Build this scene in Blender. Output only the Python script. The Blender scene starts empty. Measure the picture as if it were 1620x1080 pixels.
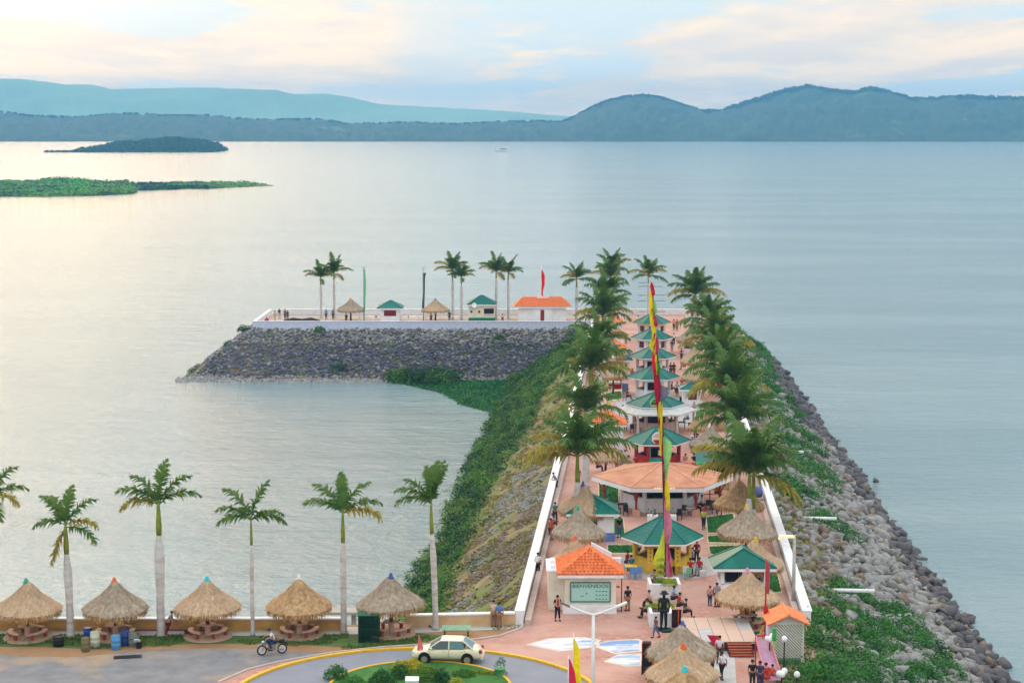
import bpy, math, random
import numpy as np
from mathutils import Vector, Matrix
R=math.radians
sc=bpy.context.scene
# ---------------- camera, world, sun, exposure ----------------
FPX=3000.0; H=33.0; PITCH=math.atan(350/3000)
cam=bpy.data.cameras.new('camera'); camo=bpy.data.objects.new('camera',cam); sc.collection.objects.link(camo)
camo.location=(0,0,H); camo.rotation_euler=(R(90)-PITCH,0,0)
cam.sensor_width=36; cam.lens=36*FPX/1620; cam.clip_start=.5; cam.clip_end=40000
sc.camera=camo
SUN_AZ=-20.5; SUN_EL=18.0     # azimuth from +Y (minus = left), elevation
w=bpy.data.worlds.new('World'); sc.world=w; w.use_nodes=True
nt=w.node_tree; nt.nodes.clear()
def wn(t,**k):
    n=nt.nodes.new(t)
    for a,b in k.items(): setattr(n,a,b)
    return n
def wm(op,a,b=None,c=None):
    n=wn('ShaderNodeMath',operation=op)
    for i,v in enumerate((a,b,c)):
        if v is None: continue
        if isinstance(v,(int,float)): n.inputs[i].default_value=v
        else: nt.links.new(v,n.inputs[i])
    return n.outputs[0]
def wmix(f,a,b,blend='MIX'):
    n=wn('ShaderNodeMix',data_type='RGBA',blend_type=blend)
    for i,v in ((0,f),(6,a),(7,b)):
        if isinstance(v,(int,float)): n.inputs[i].default_value=v
        elif isinstance(v,tuple): n.inputs[i].default_value=v+(1,) if len(v)==3 else v
        else: nt.links.new(v,n.inputs[i])
    return n.outputs[2]
def wramp(f,lo,hi):
    n=wn('ShaderNodeMapRange',interpolation_type='SMOOTHSTEP'); nt.links.new(f,n.inputs[0]); n.inputs[1].default_value=lo; n.inputs[2].default_value=hi
    return n.outputs[0]
tc=wn('ShaderNodeTexCoord'); sep=wn('ShaderNodeSeparateXYZ'); nt.links.new(tc.outputs['Generated'],sep.inputs[0])
X,Y,Z=sep.outputs
zc=wm('MAXIMUM',Z,0.0); den=wm('ADD',zc,.05)
comb=wn('ShaderNodeCombineXYZ'); nt.links.new(wm('DIVIDE',X,den),comb.inputs[0]); nt.links.new(wm('MULTIPLY',wm('DIVIDE',Y,den),.42),comb.inputs[1])
def wnoise(scale,detail,off=0,rough=.5):
    mp=wn('ShaderNodeMapping'); nt.links.new(comb.outputs[0],mp.inputs[0]); mp.inputs[1].default_value=(off,off*.7,off)
    n=wn('ShaderNodeTexNoise'); nt.links.new(mp.outputs[0],n.inputs[0]); n.inputs['Scale'].default_value=scale; n.inputs['Detail'].default_value=detail; n.inputs['Roughness'].default_value=rough
    return n.outputs[0]
sky=wn('ShaderNodeTexSky',sky_type='NISHITA',sun_disc=False,sun_elevation=R(SUN_EL),sun_rotation=R(SUN_AZ))
n1=wnoise(.50,6,5.3,.55); n2=wnoise(1.1,5,11.3,.6)
cl=wramp(n1,.44,.52)
elev=wramp(Z,0.10,0.75)
horizon=wramp(Z,.0,.022)          # cream band low down
sdx=wm('ADD',wm('MULTIPLY',X,math.sin(R(SUN_AZ))),wm('MULTIPLY',Y,math.cos(R(SUN_AZ))))   # how far towards the sun's side
side=wramp(sdx,.86,.985)
bluesky=wmix(elev,wmix(wm('MULTIPLY',side,wramp(Z,.06,.2)),(6.0,7.0,7.4),(12,8.6,5.6)),(12.4,12.9,13.0))
cream=wmix(wramp(n2,.35,.65),(10.3,8.0,5.9),(7.4,6.6,6.0))
greyc=wmix(elev,wmix(wramp(Z,.05,.22),cream,wmix(side,(7.2,8.0,8.5),(13.5,8.8,5.0))),(13.2,13.5,13.6))
lowmask=wm('MAXIMUM',cl,wm('SUBTRACT',1.0,horizon))
# the pale rain-blue gap in the clouds above the far shore
az=wm('ARCTAN2',X,Y)
gap=wm('MULTIPLY',wramp(wm('ABSOLUTE',wm('ADD',az,.037)),.034,.008),.6)
low2=wm('MULTIPLY',lowmask,wm('SUBTRACT',1.0,gap))
clouds=wmix(low2,bluesky,greyc)
base=wmix(.95,sky.outputs[0],clouds)
# wide warm glow of the veiled sun
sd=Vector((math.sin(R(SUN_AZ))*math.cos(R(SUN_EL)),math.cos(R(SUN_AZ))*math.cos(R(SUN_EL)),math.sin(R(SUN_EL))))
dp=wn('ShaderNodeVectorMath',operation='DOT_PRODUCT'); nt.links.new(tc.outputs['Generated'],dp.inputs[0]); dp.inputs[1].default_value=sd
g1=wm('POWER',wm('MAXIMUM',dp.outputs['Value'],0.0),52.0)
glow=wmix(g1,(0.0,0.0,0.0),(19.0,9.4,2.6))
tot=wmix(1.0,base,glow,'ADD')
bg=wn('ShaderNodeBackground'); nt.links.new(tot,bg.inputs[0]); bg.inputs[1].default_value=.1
wo=wn('ShaderNodeOutputWorld'); nt.links.new(bg.outputs[0],wo.inputs[0])
sl=bpy.data.lights.new('sun','SUN'); so=bpy.data.objects.new('sun',sl); sc.collection.objects.link(so)
sl.energy=1.1; sl.angle=R(36); sl.color=(1,.66,.36)
so.rotation_euler=(-sd).to_track_quat('-Z','Y').to_euler()
sc.view_settings.view_transform='Standard'; sc.view_settings.look='None'; sc.view_settings.gamma=1; sc.view_settings.exposure=0.45
sc.view_settings.use_curve_mapping=False

# ---------------- helpers ----------------
COL=sc.collection
_S,_C=math.sin(PITCH),math.cos(PITCH)
def ray(px,py):
    a=(px-810)/FPX; b=(540-py)/FPX
    return a,_C+b*_S,-_S+b*_C
def G(px,py,z=0.0):
    """ground point (level z) seen at a pixel of the 1620x1080 photograph"""
    a,dy,dz=ray(px,py); t=(z-H)/dz
    return a*t,dy*t
def at(px,py,Yd):
    a,dy,dz=ray(px,py); t=Yd/dy
    return a*t,Yd,H+dz*t
def zrow(Yd,row): return at(810,row,Yd)[2]
def lin(c): 
    return tuple(((v/255)/12.92 if v<=10.3 else (((v/255)+.055)/1.055)**2.4) for v in c)
_mats={}
def M(name,col,col2=None,scale=3.0,rough=.8,bump=.0,bscale=20.,spec=.3,metal=0.,trans=0.,lo=.35,hi=.65,stretch=(1,1,1),emit=0,col3=None,scale3=.5,lo3=.5,hi3=.62):
    """colours are linear reflectances"""
    if name in _mats: return _mats[name]
    m=bpy.data.materials.new(name); m.use_nodes=True; _mats[name]=m
    t=m.node_tree; b=t.nodes['Principled BSDF']
    b.inputs['Roughness'].default_value=rough; b.inputs['Specular IOR Level'].default_value=spec; b.inputs['Metallic'].default_value=metal
    col=tuple(col); m.diffuse_color=col+(1,)
    if col2 is None: col2=tuple(c*.8 for c in col)
    ge=t.nodes.new('ShaderNodeNewGeometry'); mp=t.nodes.new('ShaderNodeMapping'); mp.inputs[3].default_value=stretch
    t.links.new(ge.outputs['Position'],mp.inputs[0])
    def noise(s,d=5,r=.6):
        n=t.nodes.new('ShaderNodeTexNoise'); n.inputs['Scale'].default_value=s; n.inputs['Detail'].default_value=d; n.inputs['Roughness'].default_value=r
        t.links.new(mp.outputs[0],n.inputs[0]); return n.outputs[0]
    def rmp(o,a,c):
        n=t.nodes.new('ShaderNodeMapRange'); n.inputs[1].default_value=a; n.inputs[2].default_value=c; t.links.new(o,n.inputs[0]); return n.outputs[0]
    def mix(f,a,c):
        n=t.nodes.new('ShaderNodeMix'); n.data_type='RGBA'; t.links.new(f,n.inputs[0])
        for i,v in ((6,a),(7,c)):
            if isinstance(v,tuple): n.inputs[i].default_value=v[:3]+(1,)
            else: t.links.new(v,n.inputs[i])
        return n.outputs[2]
    c=mix(rmp(noise(scale),lo,hi),col,tuple(col2))
    if col3 is not None: c=mix(rmp(noise(scale3,6,.65),lo3,hi3),c,tuple(col3))
    t.links.new(c,b.inputs['Base Color'])
    if bump>0:
        bn=t.nodes.new('ShaderNodeBump'); bn.inputs['Strength'].default_value=bump; bn.inputs['Distance'].default_value=.05
        t.links.new(noise(bscale,4),bn.inputs['Height']); t.links.new(bn.outputs[0],b.inputs['Normal'])
    if trans>0:
        tr=t.nodes.new('ShaderNodeBsdfTranslucent'); t.links.new(c,tr.inputs[0]); ms=t.nodes.new('ShaderNodeMixShader'); ms.inputs[0].default_value=trans
        t.links.new(b.outputs[0],ms.inputs[1]); t.links.new(tr.outputs[0],ms.inputs[2]); t.links.new(ms.outputs[0],t.nodes['Material Output'].inputs[0])
    if emit>0:
        b.inputs['Emission Color'].default_value=col+(1,); b.inputs['Emission Strength'].default_value=emit
    return m
def P(name,rgb,k=1.,**kw):
    """paint-like material from an 8-bit colour"""
    return M(name,tuple(c*k for c in lin(rgb)),**kw)
def flatc(rgb): return P('cloth_%02x%02x%02x'%rgb,rgb,.85,scale=9,rough=.9)
class MB:
    def __init__(s): s.v=[]; s.f=[]; s.m=[]; s.cur=0
    def add(s,vs,fs):
        o=len(s.v); s.v+= [tuple(p) for p in vs]; s.f+=[tuple(i+o for i in f) for f in fs]; s.m+=[s.cur]*len(fs); return s
    def box(s,c,d,rz=0,tilt=None):
        m=Matrix.Rotation(rz,3,'Z')
        if tilt is not None: m=m@tilt
        vs=[Vector(c)+m@Vector((sx*d[0]/2,sy*d[1]/2,sz*d[2]/2)) for sx in(-1,1) for sy in(-1,1) for sz in(-1,1)]
        return s.add(vs,[(0,1,3,2),(4,6,7,5),(0,4,5,1),(2,3,7,6),(0,2,6,4),(1,5,7,3)])
    def cyl(s,a,b,r0,r1=None,n=8,cap=True):
        r1=r0 if r1 is None else r1; a=Vector(a); b=Vector(b); d=(b-a).normalized()
        q=d.to_track_quat('Z','Y').to_matrix(); vs=[]
        for p,r in((a,r0),(b,r1)):
            for i in range(n):
                t=2*math.pi*i/n; vs.append(p+q@Vector((r*math.cos(t),r*math.sin(t),0)))
        fs=[(i,(i+1)%n,n+(i+1)%n,n+i) for i in range(n)]
        if cap: fs+=[tuple(range(n))[::-1],tuple(range(n,2*n))]
        return s.add(vs,fs)
    def tube(s,pts,rs,n=6):
        pts=[Vector(p) for p in pts]; vs=[]
        for k,p in enumerate(pts):
            d=(pts[min(k+1,len(pts)-1)]-pts[max(k-1,0)]).normalized(); q=d.to_track_quat('Z','Y').to_matrix()
            r=rs[k] if hasattr(rs,'__len__') else rs
            vs+=[p+q@Vector((r*math.cos(2*math.pi*i/n),r*math.sin(2*math.pi*i/n),0)) for i in range(n)]
        fs=[(k*n+i,k*n+(i+1)%n,(k+1)*n+(i+1)%n,(k+1)*n+i) for k in range(len(pts)-1) for i in range(n)]
        fs+=[tuple(range(n))[::-1],tuple(range((len(pts)-1)*n,len(pts)*n))]
        return s.add(vs,fs)
    def prism(s,poly,z0,z1):
        n=len(poly); a=sum(poly[i][0]*poly[(i+1)%n][1]-poly[(i+1)%n][0]*poly[i][1] for i in range(n))
        if a<0: poly=poly[::-1]
        vs=[(x,y,z0) for x,y in poly]+[(x,y,z1) for x,y in poly]
        return s.add(vs,[(i,(i+1)%n,n+(i+1)%n,n+i) for i in range(n)]+[tuple(range(n))[::-1],tuple(range(n,2*n))])
    def lathe(s,prof,c=(0,0,0),n=16,jit=0,rnd=None):
        vs=[]
        for k,(r,z) in enumerate(prof):
            for i in range(n):
                t=2*math.pi*i/n; rr=r*(1+(rnd.uniform(-jit,jit) if rnd else 0)); zz=z+(rnd.uniform(-jit,jit)*.6 if rnd else 0)
                vs.append((c[0]+rr*math.cos(t),c[1]+rr*math.sin(t),c[2]+zz))
        fs=[(k*n+i,k*n+(i+1)%n,(k+1)*n+(i+1)%n,(k+1)*n+i) for k in range(len(prof)-1) for i in range(n)]
        fs.append(tuple(range((len(prof)-1)*n,len(prof)*n)))
        return s.add(vs,fs)
    def mesh(s,name,mats,smooth=False):
        me=bpy.data.meshes.new(name); me.from_pydata(s.v,[],s.f)
        for m in (mats if isinstance(mats,(list,tuple)) else [mats]): me.materials.append(m)
        me.polygons.foreach_set('material_index',s.m)
        if smooth: me.polygons.foreach_set('use_smooth',[True]*len(s.f))
        me.update(); return me
    def build(s,name,mats,parent=None,smooth=False,**kw): return mo(name,s.mesh(name,mats,smooth),parent,**kw)
def mo(name,me,parent=None,loc=(0,0,0),rz=0,scale=None,kind=None,label=None):
    o=bpy.data.objects.new(name,me); COL.objects.link(o); o.location=loc; o.rotation_euler=(0,0,rz)
    if scale is not None: o.scale=(scale,)*3 if isinstance(scale,(int,float)) else scale
    if parent: o.parent=parent
    if kind: o['kind']=kind
    if label: o['label']=label
    return o
def thing(name,label,cat,loc=(0,0,0),rz=0,group=None):
    o=bpy.data.objects.new(name,None); COL.objects.link(o); o.location=loc; o.rotation_euler=(0,0,rz); o.empty_display_size=.3
    o['label']=label; o['category']=cat
    if group: o['group']=group
    return o
def tag(o,label,cat,group=None):
    o['label']=label; o['category']=cat
    if group: o['group']=group
    return o
def struct(o): o['kind']='structure'; return o
def fastmesh(name,V,Fq,mat,smooth=False,mi=None):
    """numpy -> mesh; Fq (n,3) or (n,4)"""
    V=np.asarray(V,dtype=np.float32); Fq=np.asarray(Fq,dtype=np.int32); k=Fq.shape[1]
    me=bpy.data.meshes.new(name); me.vertices.add(len(V)); me.vertices.foreach_set('co',V.ravel())
    me.loops.add(Fq.size); me.loops.foreach_set('vertex_index',Fq.ravel())
    me.polygons.add(len(Fq)); me.polygons.foreach_set('loop_start',np.arange(0,Fq.size,k,dtype=np.int32)); 
    for m in (mat if isinstance(mat,(list,tuple)) else [mat]): me.materials.append(m)
    if mi is not None: me.polygons.foreach_set('material_index',np.asarray(mi,dtype=np.int32))
    if smooth: me.polygons.foreach_set('use_smooth',np.ones(len(Fq),dtype=bool))
    me.update(calc_edges=True); return me
def grid(name,xs,ys,zf,mat,smooth=True):
    XX,YY=np.meshgrid(xs,ys); ZZ=zf(XX,YY); nx,ny=len(xs),len(ys)
    V=np.stack([XX,YY,ZZ],-1).reshape(-1,3); i=np.arange(nx*ny).reshape(ny,nx)
    Fq=np.stack([i[:-1,:-1],i[:-1,1:],i[1:,1:],i[1:,:-1]],-1).reshape(-1,4)
    return fastmesh(name,V,Fq,mat,smooth)
rng=np.random.default_rng(7)
_perm=rng.random((256,256))
def vnoise(x,y):
    xi=np.floor(x).astype(int); yi=np.floor(y).astype(int); fx=x-xi; fy=y-yi; fx=fx*fx*(3-2*fx); fy=fy*fy*(3-2*fy)
    g=lambda a,b:_perm[a%256,b%256]
    return (g(xi,yi)*(1-fx)+g(xi+1,yi)*fx)*(1-fy)+(g(xi,yi+1)*(1-fx)+g(xi+1,yi+1)*fx)*fy
def fbm(x,y,o=4):
    s=0;a=.5
    for k in range(o): s=s+a*vnoise(x*2**k+17*k,y*2**k+31*k); a*=.5
    return s
def leaves(name,C,size,mat,parent=None,up=.5,seed=1,kind='stuff',aspect=.45):
    """many leaf-shaped quads at centres C (n,3)"""
    r=np.random.default_rng(seed); n=len(C); size=np.broadcast_to(size,(n,))*r.uniform(.6,1.4,n)
    d=r.normal(size=(n,3)); d[:,2]=np.abs(d[:,2])*up; d/=np.linalg.norm(d,axis=1)[:,None]
    e=r.normal(size=(n,3)); e-= (e*d).sum(1)[:,None]*d; e/=np.linalg.norm(e,axis=1)[:,None]
    a=d*size[:,None]; b=e*(size*aspect)[:,None]
    V=np.stack([C-a*.5,C+b*.5,C+a*.5,C-b*.5],1).reshape(-1,3)
    Fq=np.arange(4*n).reshape(n,4)
    o=mo(name,fastmesh(name,V,Fq,mat),parent)
    if kind: o['kind']=kind
    return o
def blobpts(centers,radii,per,seed=0,flat=.7):
    """points on/near the upper skin of lumpy bushes"""
    r=np.random.default_rng(seed); out=[]
    for (c,rad) in zip(centers,radii):
        n=max(8,int(per*rad*rad)); d=r.normal(size=(n,3)); d/=np.linalg.norm(d,axis=1)[:,None]; d[:,2]=np.abs(d[:,2])
        q=r.uniform(.72,1.06,n)[:,None]*rad*(1+.25*np.sin(d[:,0:1]*5+c[0])*np.cos(d[:,1:2]*4+c[1])); p=d*q; p[:,2]*=flat; out.append(p+np.asarray(c))
    return np.concatenate(out)
# ---------------- palette ----------------
WHITE=P('white_paint',(232,232,236),1,scale=1.5,rough=.6,col2=tuple(c*.86 for c in lin((232,230,228))),bump=.1)
CREAMW=P('cream_plaster',(228,220,200),.95,scale=1.2,rough=.8)
TAN=P('ochre_plaster',(214,166,84),.85,scale=.9,rough=.85,col2=lin((165,120,75)),bump=.15,stretch=(1,1,2.5),lo=.4,hi=.7)
PINKW=P('pale_pink_plaster',(226,196,182),.8,scale=1.5,rough=.85)
GREENR=P('green_roof_sheet',(2,116,94),.72,col3=tuple(c*.8 for c in lin((26,126,106))),scale3=.9,scale=1.2,rough=.5,col2=lin((4,98,98)),bump=.15,bscale=12)
ORANGER=P('terracotta_tile',(250,142,82),.9,scale=3,rough=.7,col2=tuple(c*.8 for c in lin((228,116,66))),bump=.2)
SALMONR=P('salmon_roof_sheet',(222,160,126),.8,scale=.8,rough=.75,col2=tuple(c*.75 for c in lin((206,132,98))))
REDBROWN=P('dark_red_paint',(120,38,34),.8,rough=.6)
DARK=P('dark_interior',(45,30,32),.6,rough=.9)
BLACK=P('black_paint',(30,26,28),.6,rough=.6)
THATCH=P('palm_thatch',(214,186,154),.95,scale=7,rough=.95,col2=lin((176,142,108)),bump=.6,bscale=30,stretch=(1,1,.25),lo=.35,hi=.7)
THATCH2=P('thatch_fringe',(214,170,108),.9,scale=9,rough=.95,col2=tuple(c*.7 for c in lin((150,100,50))),stretch=(1,1,.3))
TRUNK=P('palm_trunk_bark',(216,212,212),.85,scale=1.6,rough=.9,col2=lin((168,150,132)),bump=.3,bscale=14,stretch=(.6,.6,2.2),lo=.4,hi=.72)
SHAFT=P('green_crownshaft',(165,165,50),.7,scale=3,rough=.5,col2=lin((100,125,40)))
LEAF=P('palm_leaf',(66,112,40),.9,scale=1.2,rough=.55,trans=.25,col2=tuple(c*.75 for c in lin((112,138,44))))
LEAFOLD=P('old_palm_leaf',(164,156,50),.95,scale=1.4,rough=.7,trans=.25,col2=tuple(c*.85 for c in lin((150,130,44))))
GRASSM=P('grass_blades',(60,115,45),.8,scale=.8,rough=.8,trans=.2,col2=lin((105,120,45)))
VINE=P('creeper_leaf',(60,124,34),.95,col3=lin((34,72,28)),scale3=.3,lo3=.42,hi3=.56,scale=.35,rough=.6,trans=.2,col2=tuple(c*.9 for c in lin((118,146,52))),lo=.4,hi=.62)
DRYG=P('dry_grass',(172,152,86),.85,scale=.5,rough=.9,trans=.2,col2=lin((108,112,56)))
YELLOW=P('yellow_paint',(245,190,40),.85,rough=.6)
RED=P('red_paint',(200,30,40),.85,rough=.6)
TURQ=P('turquoise_paint',(40,190,180),.85,rough=.6)
BLUE=P('blue_paint',(90,130,200),.85,rough=.6)
GREYP=P('grey_metal',(150,152,150),.8,rough=.5)
CONC=P('concrete',(196,186,174),.75,scale=1.2,rough=.9,bump=.2,col2=lin((160,150,140)))
BLUEW=P('blue_white_paint',(214,216,236),.9,rough=.6)
# ---------------- terrain, water, hills, haze ----------------
WZ=-8.0
XL=lambda y:-8.0+.0697*y      # left parapet line of the pier
XR=lambda y:10.93+.0697*y     # right parapet line
def zt(x,y,rough=True):
    x=np.asarray(x,float); y=np.asarray(y,float); m=lambda a:np.maximum(a,0)
    sR=8/np.clip(15.0-(y-150)*.022,9.5,15.5)
    dL=m(XL(y)-.45-x)*8/12.0; dR=m(x-XR(y)-.45)*sR
    zp=-np.sqrt(dL**2+dR**2+(m(y-323)*.75)**2)
    zT=-np.sqrt((m(-41.6-x)*.74)**2+(m(302-y)*1.75)**2+(m(y-323)*.75)**2+(m(x-12)*.9)**2)
    zm=-np.sqrt((m(y-121.6)*.9)**2+dR**2)
    z=np.maximum(np.maximum(zp,zT),zm)
    if rough: z=z+np.where(z<-.25,(fbm(x*.35,y*.35)-.5)*.9*np.clip(-z,0,1),0)
    return np.maximum(z-.06,-11)
def proj(x,y,z):
    d=y*_C-(z-H)*_S; u=y*_S+(z-H)*_C
    return 810+FPX*x/d, 540-FPX*u/d
def inpoly(px,py,poly):
    ins=np.zeros(np.shape(px),bool); n=len(poly)
    for i in range(n):
        x1,y1=poly[i]; x2,y2=poly[(i+1)%n]
        if y1==y2: continue
        c=((y1>py)!=(y2>py))&(px<(x2-x1)*(py-y1)/(y2-y1)+x1); ins^=c
    return ins
EARTH=M('embankment_soil',lin((150,128,92)),tuple(c*.8 for c in lin((112,100,78))),scale=.6,rough=.95,bump=.5,bscale=3,col3=tuple(c*.8 for c in lin((112,124,62))),scale3=.16,lo3=.42,hi3=.58)
struct(mo('embankment_terrain',grid('embankment_terrain',np.linspace(-75,62,275),np.linspace(60,352,400),zt,EARTH)))
# water
def water_mat():
    m=bpy.data.materials.new('lake_water'); m.use_nodes=True; t=m.node_tree; b=t.nodes['Principled BSDF']
    b.inputs['Roughness'].default_value=.08; b.inputs['IOR'].default_value=1.33; b.inputs['Specular IOR Level'].default_value=.5
    ge=t.nodes.new('ShaderNodeNewGeometry')
    def noise(s,st,rot=0,d=4,r=.6):
        mp=t.nodes.new('ShaderNodeMapping'); mp.inputs[3].default_value=st; mp.inputs[2].default_value=(0,0,R(rot)); t.links.new(ge.outputs['Position'],mp.inputs[0])
        n=t.nodes.new('ShaderNodeTexNoise'); n.inputs['Scale'].default_value=s; n.inputs['Detail'].default_value=d; n.inputs['Roughness'].default_value=r; t.links.new(mp.outputs[0],n.inputs[0]); return n.outputs[0]
    def math_(op,a,b_=None):
        n=t.nodes.new('ShaderNodeMath'); n.operation=op
        for i,v in enumerate((a,b_)):
            if v is None: continue
            if isinstance(v,(int,float)): n.inputs[i].default_value=v
            else: t.links.new(v,n.inputs[i])
        return n.outputs[0]
    h=math_('ADD',math_('MULTIPLY',noise(.8,(.85,1.15,1),12,5,.7),1.25),math_('MULTIPLY',noise(.15,(.7,1.3,1),-8,4,.6),2.2))
    h=math_('ADD',h,math_('MULTIPLY',noise(3.2,(.7,1,1),25,3,.6),.2))
    h=math_('ADD',h,math_('MULTIPLY',noise(.06,(.8,1.2,1),-15,3,.6),2.4))
    h=math_('ADD',h,math_('MULTIPLY',noise(.34,(.2,1.5,1),4,3,.55),.5))
    bp=t.nodes.new('ShaderNodeBump'); bp.inputs['Strength'].default_value=.75; bp.inputs['Distance'].default_value=.6; t.links.new(h,bp.inputs['Height']); t.links.new(bp.outputs[0],b.inputs['Normal'])
    mx=t.nodes.new('ShaderNodeMix'); mx.data_type='RGBA'; mx.inputs[6].default_value=(.19,.28,.30,1); mx.inputs[7].default_value=(.25,.34,.355,1)
    mr=t.nodes.new('ShaderNodeMapRange'); mr.inputs[1].default_value=.4; mr.inputs[2].default_value=.62; t.links.new(noise(.012,(.5,2,1),5,5,.6),mr.inputs[0]); t.links.new(mr.outputs[0],mx.inputs[0]); t.links.new(mx.outputs[2],b.inputs['Base Color'])
    return m
WATER=water_mat()
mb=MB(); mb.add([(-9000,-400,WZ),(9000,-400,WZ),(9000,12000,WZ),(-9000,12000,WZ)],[(0,1,2,3)]); struct(mb.build('lake_water',WATER))
# hills
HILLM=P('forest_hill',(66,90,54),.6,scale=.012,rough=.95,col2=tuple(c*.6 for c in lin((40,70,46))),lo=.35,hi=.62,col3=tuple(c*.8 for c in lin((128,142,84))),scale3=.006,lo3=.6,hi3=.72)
MTM=P('hazed_mountain_forest',(150,186,160),.85,scale=.003,rough=.95)  # forest colour paled so the base colour carries part of the distance haze
def hill(name,prof,Y0,Y1,mat,bump,depth_n=46,nx=700,back=.5,seed=0,shore_px=225):
    xs=np.linspace(prof[0][0],prof[-1][0],nx); top=np.interp(xs,[p[0] for p in prof],[p[1] for p in prof])
    ts=np.linspace(0,1+back,depth_n); V=[]
    zr=(lambda px,row: np.array([zrow(Y1,r) for r in row]))(xs,top)
    for t in ts:
        Yt=Y0+(Y1-Y0)*t; wx=(xs-810)/FPX*Yt
        tt=t if t<=1 else max(0,1-(t-1)/back*1.1)
        e=1.15-.6*fbm(xs*.011+seed,np.full(nx,t*2.3)+seed,4)
        sh=np.clip(tt,0,1)**np.clip(e,.5,1.4)
        z=WZ+.5+(zr-WZ)*sh
        rid=fbm(xs*.03+seed*3,np.full(nx,t*5.0),4)-.5
        z=z+rid*(zr-WZ)*.35*np.sin(np.pi*np.clip(tt,0,1))*(0 if t>=1 else 1)
        z=z+(fbm(wx*.08,np.full(nx,Yt*.08),3)-.42)*bump*(1 if tt>.02 else 0)*(.6 if abs(t-1)<.05 else 1)
        V.append(np.stack([wx,np.full(nx,Yt),z],-1))
    V=np.concatenate(V); i=np.arange(nx*depth_n).reshape(depth_n,nx)
    Fq=np.stack([i[:-1,:-1],i[:-1,1:],i[1:,1:],i[1:,:-1]],-1).reshape(-1,4)
    return struct(mo(name,fastmesh(name,V,Fq,mat,True)))
L1=[(-60,178),(0,177),(50,184),(120,186),(200,180),(260,183),(330,183),(400,190),(500,189),(560,197),(640,194),(720,197),(800,193),(850,192),(885,194),(905,187),(930,173),(960,160),(990,153),(1020,151),(1050,156),(1085,168),(1110,175),(1140,176),(1160,170),(1200,158),(1240,145),(1275,138),(1310,144),(1350,148),(1375,141),(1410,148),(1440,158),(1480,157),(1530,154),(1580,157),(1620,157),(1690,160)]
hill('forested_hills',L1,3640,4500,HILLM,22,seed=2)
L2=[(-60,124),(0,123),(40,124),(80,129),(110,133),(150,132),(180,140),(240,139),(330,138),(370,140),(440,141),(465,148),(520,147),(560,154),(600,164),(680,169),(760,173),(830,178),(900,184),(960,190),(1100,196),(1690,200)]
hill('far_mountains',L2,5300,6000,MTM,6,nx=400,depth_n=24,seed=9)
# trees one can tell apart on the ridge and the shore of the hills
rn=random.Random(3)
HT=P('hill_tree_leaves',(58,84,52),.7,scale=.05,rough=.95)
pc=[];pr=[]
for k in range(900):
    px=rn.uniform(900,1640) if k<640 else rn.uniform(-20,905); Yd=4500-rn.uniform(0,60)
    row=np.interp(px,[p[0] for p in L1],[p[1] for p in L1]); x,y,z=at(px,row+.4,Yd); pr.append(rn.uniform(3.5,8.5 if px>1150 else 5)); pc.append((x,y,z-1))
o=leaves('ridge_trees',blobpts(pc,pr,1.4,1,1.0),4.5,HT,aspect=.8)
# wooded island
ISL=P('island_ground',(80,100,56),.8,scale=.03,rough=.95)
prof=[(95,241),(130,233),(165,230),(185,222),(210,223),(240,219),(270,215),(300,218),(330,222),(345,229),(354,238)]
ix=np.linspace(100,352,60); it=np.interp(ix,[p[0] for p in prof],[p[1] for p in prof]); V=[]
for t in np.linspace(0,2,16):
    Yt=2430+t*90; zz=np.array([WZ-.5+(zrow(2520,r)-WZ-5)*math.sin(math.pi/2*t)**.6 if t<1.98 and t>.01 else WZ-.5 for r in it]); V.append(np.stack([(ix-810)/FPX*2500,np.full(60,Yt),zz],-1))
VV=np.concatenate(V); i=np.arange(960).reshape(16,60)
isl=struct(mo('island',fastmesh('island',VV,np.stack([i[:-1,:-1],i[:-1,1:],i[1:,1:],i[1:,:-1]],-1).reshape(-1,4),ISL,True)))
cs=[(p[0],p[1],p[2]) for p in VV if p[2]>WZ and p[1]<2560]; rs=[rn.uniform(3,6) for _ in cs]
for k in range(90): cs.append(((94+k*2.85-810)/FPX*2500,2436,WZ)); rs.append(rn.uniform(1.6,2.6)+1.6*math.sin(k/90*3.1))
leaves('island_trees',blobpts(cs,rs,2.2,4,.9),3.2,P('island_tree_leaves',(52,92,52),.8,scale=.06,rough=.9,col2=lin((36,66,42))),aspect=.8)
# low reed spit on the left
pp=[(-40,311),(60,312),(150,310),(208,307),(214,302),(330,299),(432,294),(405,290),(340,289.5),(280,289),(200,291),(100,288),(0,286),(-40,285)]
mb=MB(); mb.prism([G(a,b,WZ) for a,b in pp],WZ-1,WZ+.25); struct(mb.build('reed_spit',P('spit_mud',(110,130,66),.8,scale=.1,rough=.95)))
c1=rng.uniform((-40,284),(432,312),(5200,2)); c1=c1[inpoly(c1[:,0],c1[:,1],pp)]
gx=np.array([G(a,b,WZ)+(WZ,) for a,b in c1]); vv=fbm(gx[:,0]*.03,gx[:,1]*.02)
gr=np.clip((vv-.15)*5.5,.5,3.6)*np.where(c1[:,0]>395,.35,1)
leaves('spit_reeds',blobpts(gx,gr*.9,4.5,5,1.15),1.7,P('reed_leaves',(84,168,62),1.1,scale=.03,rough=.9,col2=lin((120,142,66)),col3=lin((40,76,66)),scale3=.02,lo3=.5,hi3=.6),aspect=.5)
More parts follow.
